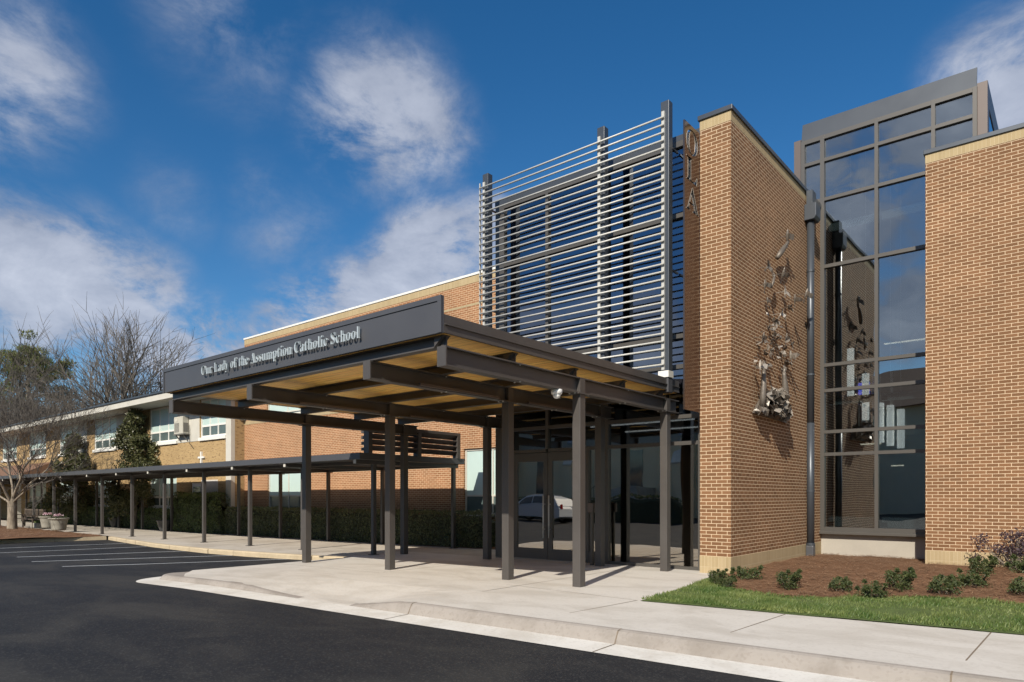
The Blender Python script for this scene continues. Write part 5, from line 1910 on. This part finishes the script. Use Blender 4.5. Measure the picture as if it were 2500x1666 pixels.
planter(-39.0, 11.2, .92, 'left stone urn planter with pink flowers behind the mulch edge')
planter(-35.9, 10.75, 1.05, 'right stone urn planter with pink flowers nearest the parking kerb')
t = thing('trough_planter', 'low pale stone trough planter left of the stone urns', 'planter', (-40.9, 11.3, -.1))
MB().box(-41.35, 11.1, -.1, -40.5, 11.5, .14).build('trough', 'stone', t, bevel=.02)
rt = random.Random(3)
leafy(lambda: (Vector((-41.3 + .75 * rt.random(), 11.15 + .3 * rt.random(), .13 + .06 * rt.random())), Vector((0, -.3, 1))), 160, .04, .08, rt, .5).build('leaves', 'leaf_lit', t)
for x, y, s, lab in ((-39.5, 14.45, 1.0, 'dark glazed pot under the taller evergreen tree'), (-33.0, 14.2, 1.1, 'dark glazed pot beside the large rounded shrub')):
    t = thing('glazed_pot', lab, 'plant pot', (x, y, -.12), 'dark glazed pots behind the walkway')
    MB().lathe([(.16 * s, 0), (.18 * s, .02), (.26 * s, .30), (.30 * s, .48), (.33 * s, .50), (.33 * s, .54), (.28 * s, .54), (.26 * s, .48)], (x, y, zs(x) - .01), 20).build('pot', 'pot', t, smooth=True)
    MB().lathe([(.27 * s, .47), (.01, .48)], (x, y, zs(x) - .01), 14).build('soil', 'mulch', t)
    rr = random.Random(int(-x))
    leafy(lambda: (Vector((x + rr.gauss(0, .12), y + rr.gauss(0, .12), zs(x) + .5 + abs(rr.gauss(0, .2)))), Vector((rr.gauss(0, .3), rr.gauss(0, .3), 1))), 120, .03, .11, rr, .8).build('leaves', 'leaf_shrub', t)

t = thing('garden_bench', 'weathered slatted wooden bench behind the front bare tree trunk', 'bench', (-42.3, 11.3, -.12))
bx0, bx1, by, bz = -44.2, -40.9, 11.35, -.13
for x in (bx0 + .05, (bx0 + bx1) / 2, bx1 - .05):
    m = MB()
    m.box(x - .035, by - .27, bz, x + .035, by - .21, bz + .62)
    m.build('leg', 'bench', t)
    m = MB()
    m.bar((x, by + .25, bz), (x, by + .30, bz + .92), .07, .06, (0, 1, 0))
    m.build('leg', 'bench', t)
    m = MB()
    m.box(x - .035, by - .30, bz + .62, x + .035, by + .26, bz + .66)
    m.build('armrest', 'bench', t)
m = MB()
for k in range(5):
    m.box(bx0, by - .26 + k * .10, bz + .42, bx1, by - .185 + k * .10, bz + .45)
m.build('seat', 'bench', t)
m = MB()
m.box(bx0, by + .265, bz + .88, bx1, by + .315, bz + .95)
m.box(bx0, by + .25, bz + .52, bx1, by + .29, bz + .57)
x = bx0 + .1
while x < bx1 - .06:
    m.box(x, by + .262, bz + .57, x + .035, by + .285, bz + .88)
    x += .09
m.build('backrest', 'bench', t)

# ------------------------------------------------------------------ across the drive, behind the photographer: seen mirrored in the entrance glass
car = thing('parked_car', 'white sport utility car mirrored in the glass entrance doors', 'car', (-28.3, -12.0, za(-28)))
X0, Z0 = -28.3, za(-28.6)


def cx_(dx):
    return X0 + dx


side = [(-2.30, .45), (-2.30, .78), (-2.15, .95), (-1.25, 1.08), (-.55, 1.66), (-.2, 1.74), (1.3, 1.76), (1.95, 1.60), (2.22, 1.10), (2.30, .95), (2.30, .42), (1.9, .30), (-1.9, .30)]
m = MB()
body_low = [(-2.30, .45), (-2.30, .78), (-2.15, .95), (-1.25, 1.08), (2.22, 1.10), (2.30, .95), (2.30, .42), (1.9, .30), (-1.9, .30)]
m.prism([(cx_(a_), Z0 + b_) for a_, b_ in body_low], 'y', -12.92, -11.08)
cabin = [(-1.25, 1.08), (-.55, 1.66), (-.2, 1.74), (1.3, 1.76), (1.95, 1.60), (2.22, 1.10)]
n = len(cabin)
vs = [(cx_(a_), -12.92 + (.14 if b_ > 1.3 else .0), Z0 + b_) for a_, b_ in cabin] + [(cx_(a_), -11.08 - (.14 if b_ > 1.3 else .0), Z0 + b_) for a_, b_ in cabin]
m.add(vs, [tuple(range(n))[::-1], tuple(range(n, 2 * n))] + [(i, (i + 1) % n, n + (i + 1) % n, n + i) for i in range(n)])
m.build('body', 'car_paint', car, bevel=.04)
for ysg, yl, yh in ((1, -11.075, -11.215), (-1, -12.925, -12.785)):
    for q in ([(-.98, 1.16), (-.50, 1.58), (.02, 1.62), (.02, 1.16)], [(.10, 1.16), (.10, 1.62), (1.0, 1.63), (1.0, 1.16)], [(1.08, 1.16), (1.08, 1.63), (1.62, 1.56), (1.95, 1.16)]):
        vs = [(cx_(a_), yl + (yh - yl) * (b_ - 1.08) / .6 + .012 * ysg, Z0 + b_) for a_, b_ in q]
        MB().add(vs, [(0, 1, 2, 3)]).build('window', 'car_glass', car)
MB().add([(cx_(-1.235), -12.75, Z0 + 1.12), (cx_(-1.235), -11.25, Z0 + 1.12), (cx_(-.60), -11.3, Z0 + 1.64), (cx_(-.60), -12.7, Z0 + 1.64)], [(0, 1, 2, 3)]).build('windscreen', 'car_glass', car)
for dx in (-1.42, 1.40):
    for y in (-12.82, -11.18):
        w = MB().tube([(cx_(dx), y - .11, Z0 + .36), (cx_(dx), y + .11, Z0 + .36)], .36, 22).build('wheel', 'rubber', car)
        MB().tube([(cx_(dx), y - .125, Z0 + .36), (cx_(dx), y + .125, Z0 + .36)], .22, 14).build('rim', 'alloy', w)
for y in (-12.98, -11.02):
    MB().box(cx_(-.95), y - .09, Z0 + 1.10, cx_(-.80), y + .09, Z0 + 1.25).build('mirror', 'car_paint', car, bevel=.03)
for y in (-12.6, -11.4):
    MB().box(cx_(-2.315), y - .2, Z0 + .72, cx_(-2.25), y + .2, Z0 + .88).build('headlight', 'plastic', car, bevel=.02)
    MB().box(cx_(2.25), y - .12, Z0 + .95, cx_(2.315), y + .12, Z0 + 1.25).build('taillight', 'lamp_red', car)
    MB().bar((cx_(-.3), y + (.05 if y < -12 else -.05), Z0 + 1.79), (cx_(1.5), y + (.05 if y < -12 else -.05), Z0 + 1.80), .04, .04).build('roof_rail', 'alloy', car)

ch = thing('stucco_building', 'tan stucco building with sloped buttresses mirrored in the entrance glass', 'building', (-35, -26, 0))
MB().box(-75, -40, -.5, -6, -26, 8.6).build('wall', 'stucco', ch)
MB().prism([(-40.6, 8.6), (-25.4, 8.6), (-33, 12.5)], 'x', -75.5, -5.5).build('roof', 'roof_brown', ch)
for x in (-62, -52, -42, -34.5, -24, -14):
    m = MB()
    m.prism([(-25.99, -.5), (-24.4, -.5), (-24.4, 4.2), (-24.9, 4.9), (-24.9, 6.2), (-25.99, 7.4)], 'x', x - .45, x + .45)
    b = m.build('buttress', 'stucco', ch)
    m = MB()
    m.prism([(-24.35, 4.2), (-24.30, 4.32), (-24.85, 5.06), (-24.9, 4.92)], 'x', x - .52, x + .52)
    m.prism([(-24.85, 6.2), (-24.80, 6.34), (-25.95, 7.6), (-25.99, 7.42)], 'x', x - .52, x + .52)
    m.build('cap_stone', 'gutter', b)
for x in (-57, -47, -38.5, -29, -19):
    w = MB().box(x - .9, -26.0, 1.4, x + .9, -25.96, 5.6).build('window', 'teal_dark', ch)
    MB().box(x - 1.05, -25.96, 1.2, x + 1.05, -25.86, 1.38).build('sill', 'gutter', w)
m = MB()
for k in range(12):
    m.box(-33.5 + k * .3, -24.4, -.3, -33.2 + k * .3, -22.9, -.1 + .17 * (k + 1))
m.box(-29.9, -25.98, -.3, -27.0, -22.9, 1.94)
m.build('steps', 'walk_concrete', ch)
m = MB()
for k in range(12):
    x = -33.35 + k * .3
    m.box(x - .015, -22.98, .07 + .17 * k, x + .015, -22.95, .97 + .17 * k)
m.bar((-33.4, -22.965, .97), (-29.9, -22.965, 2.95), .04, .04)
m.build('railing', 'dark', ch)
hedge('mirrored_hedge', 'clipped hedge behind the white car, mirrored in the entrance doors', -48, -20, -16.4, -15.4, -.2, 1.3, 5000, 'leaf_hedge', 44, leaf=(.10, .16))
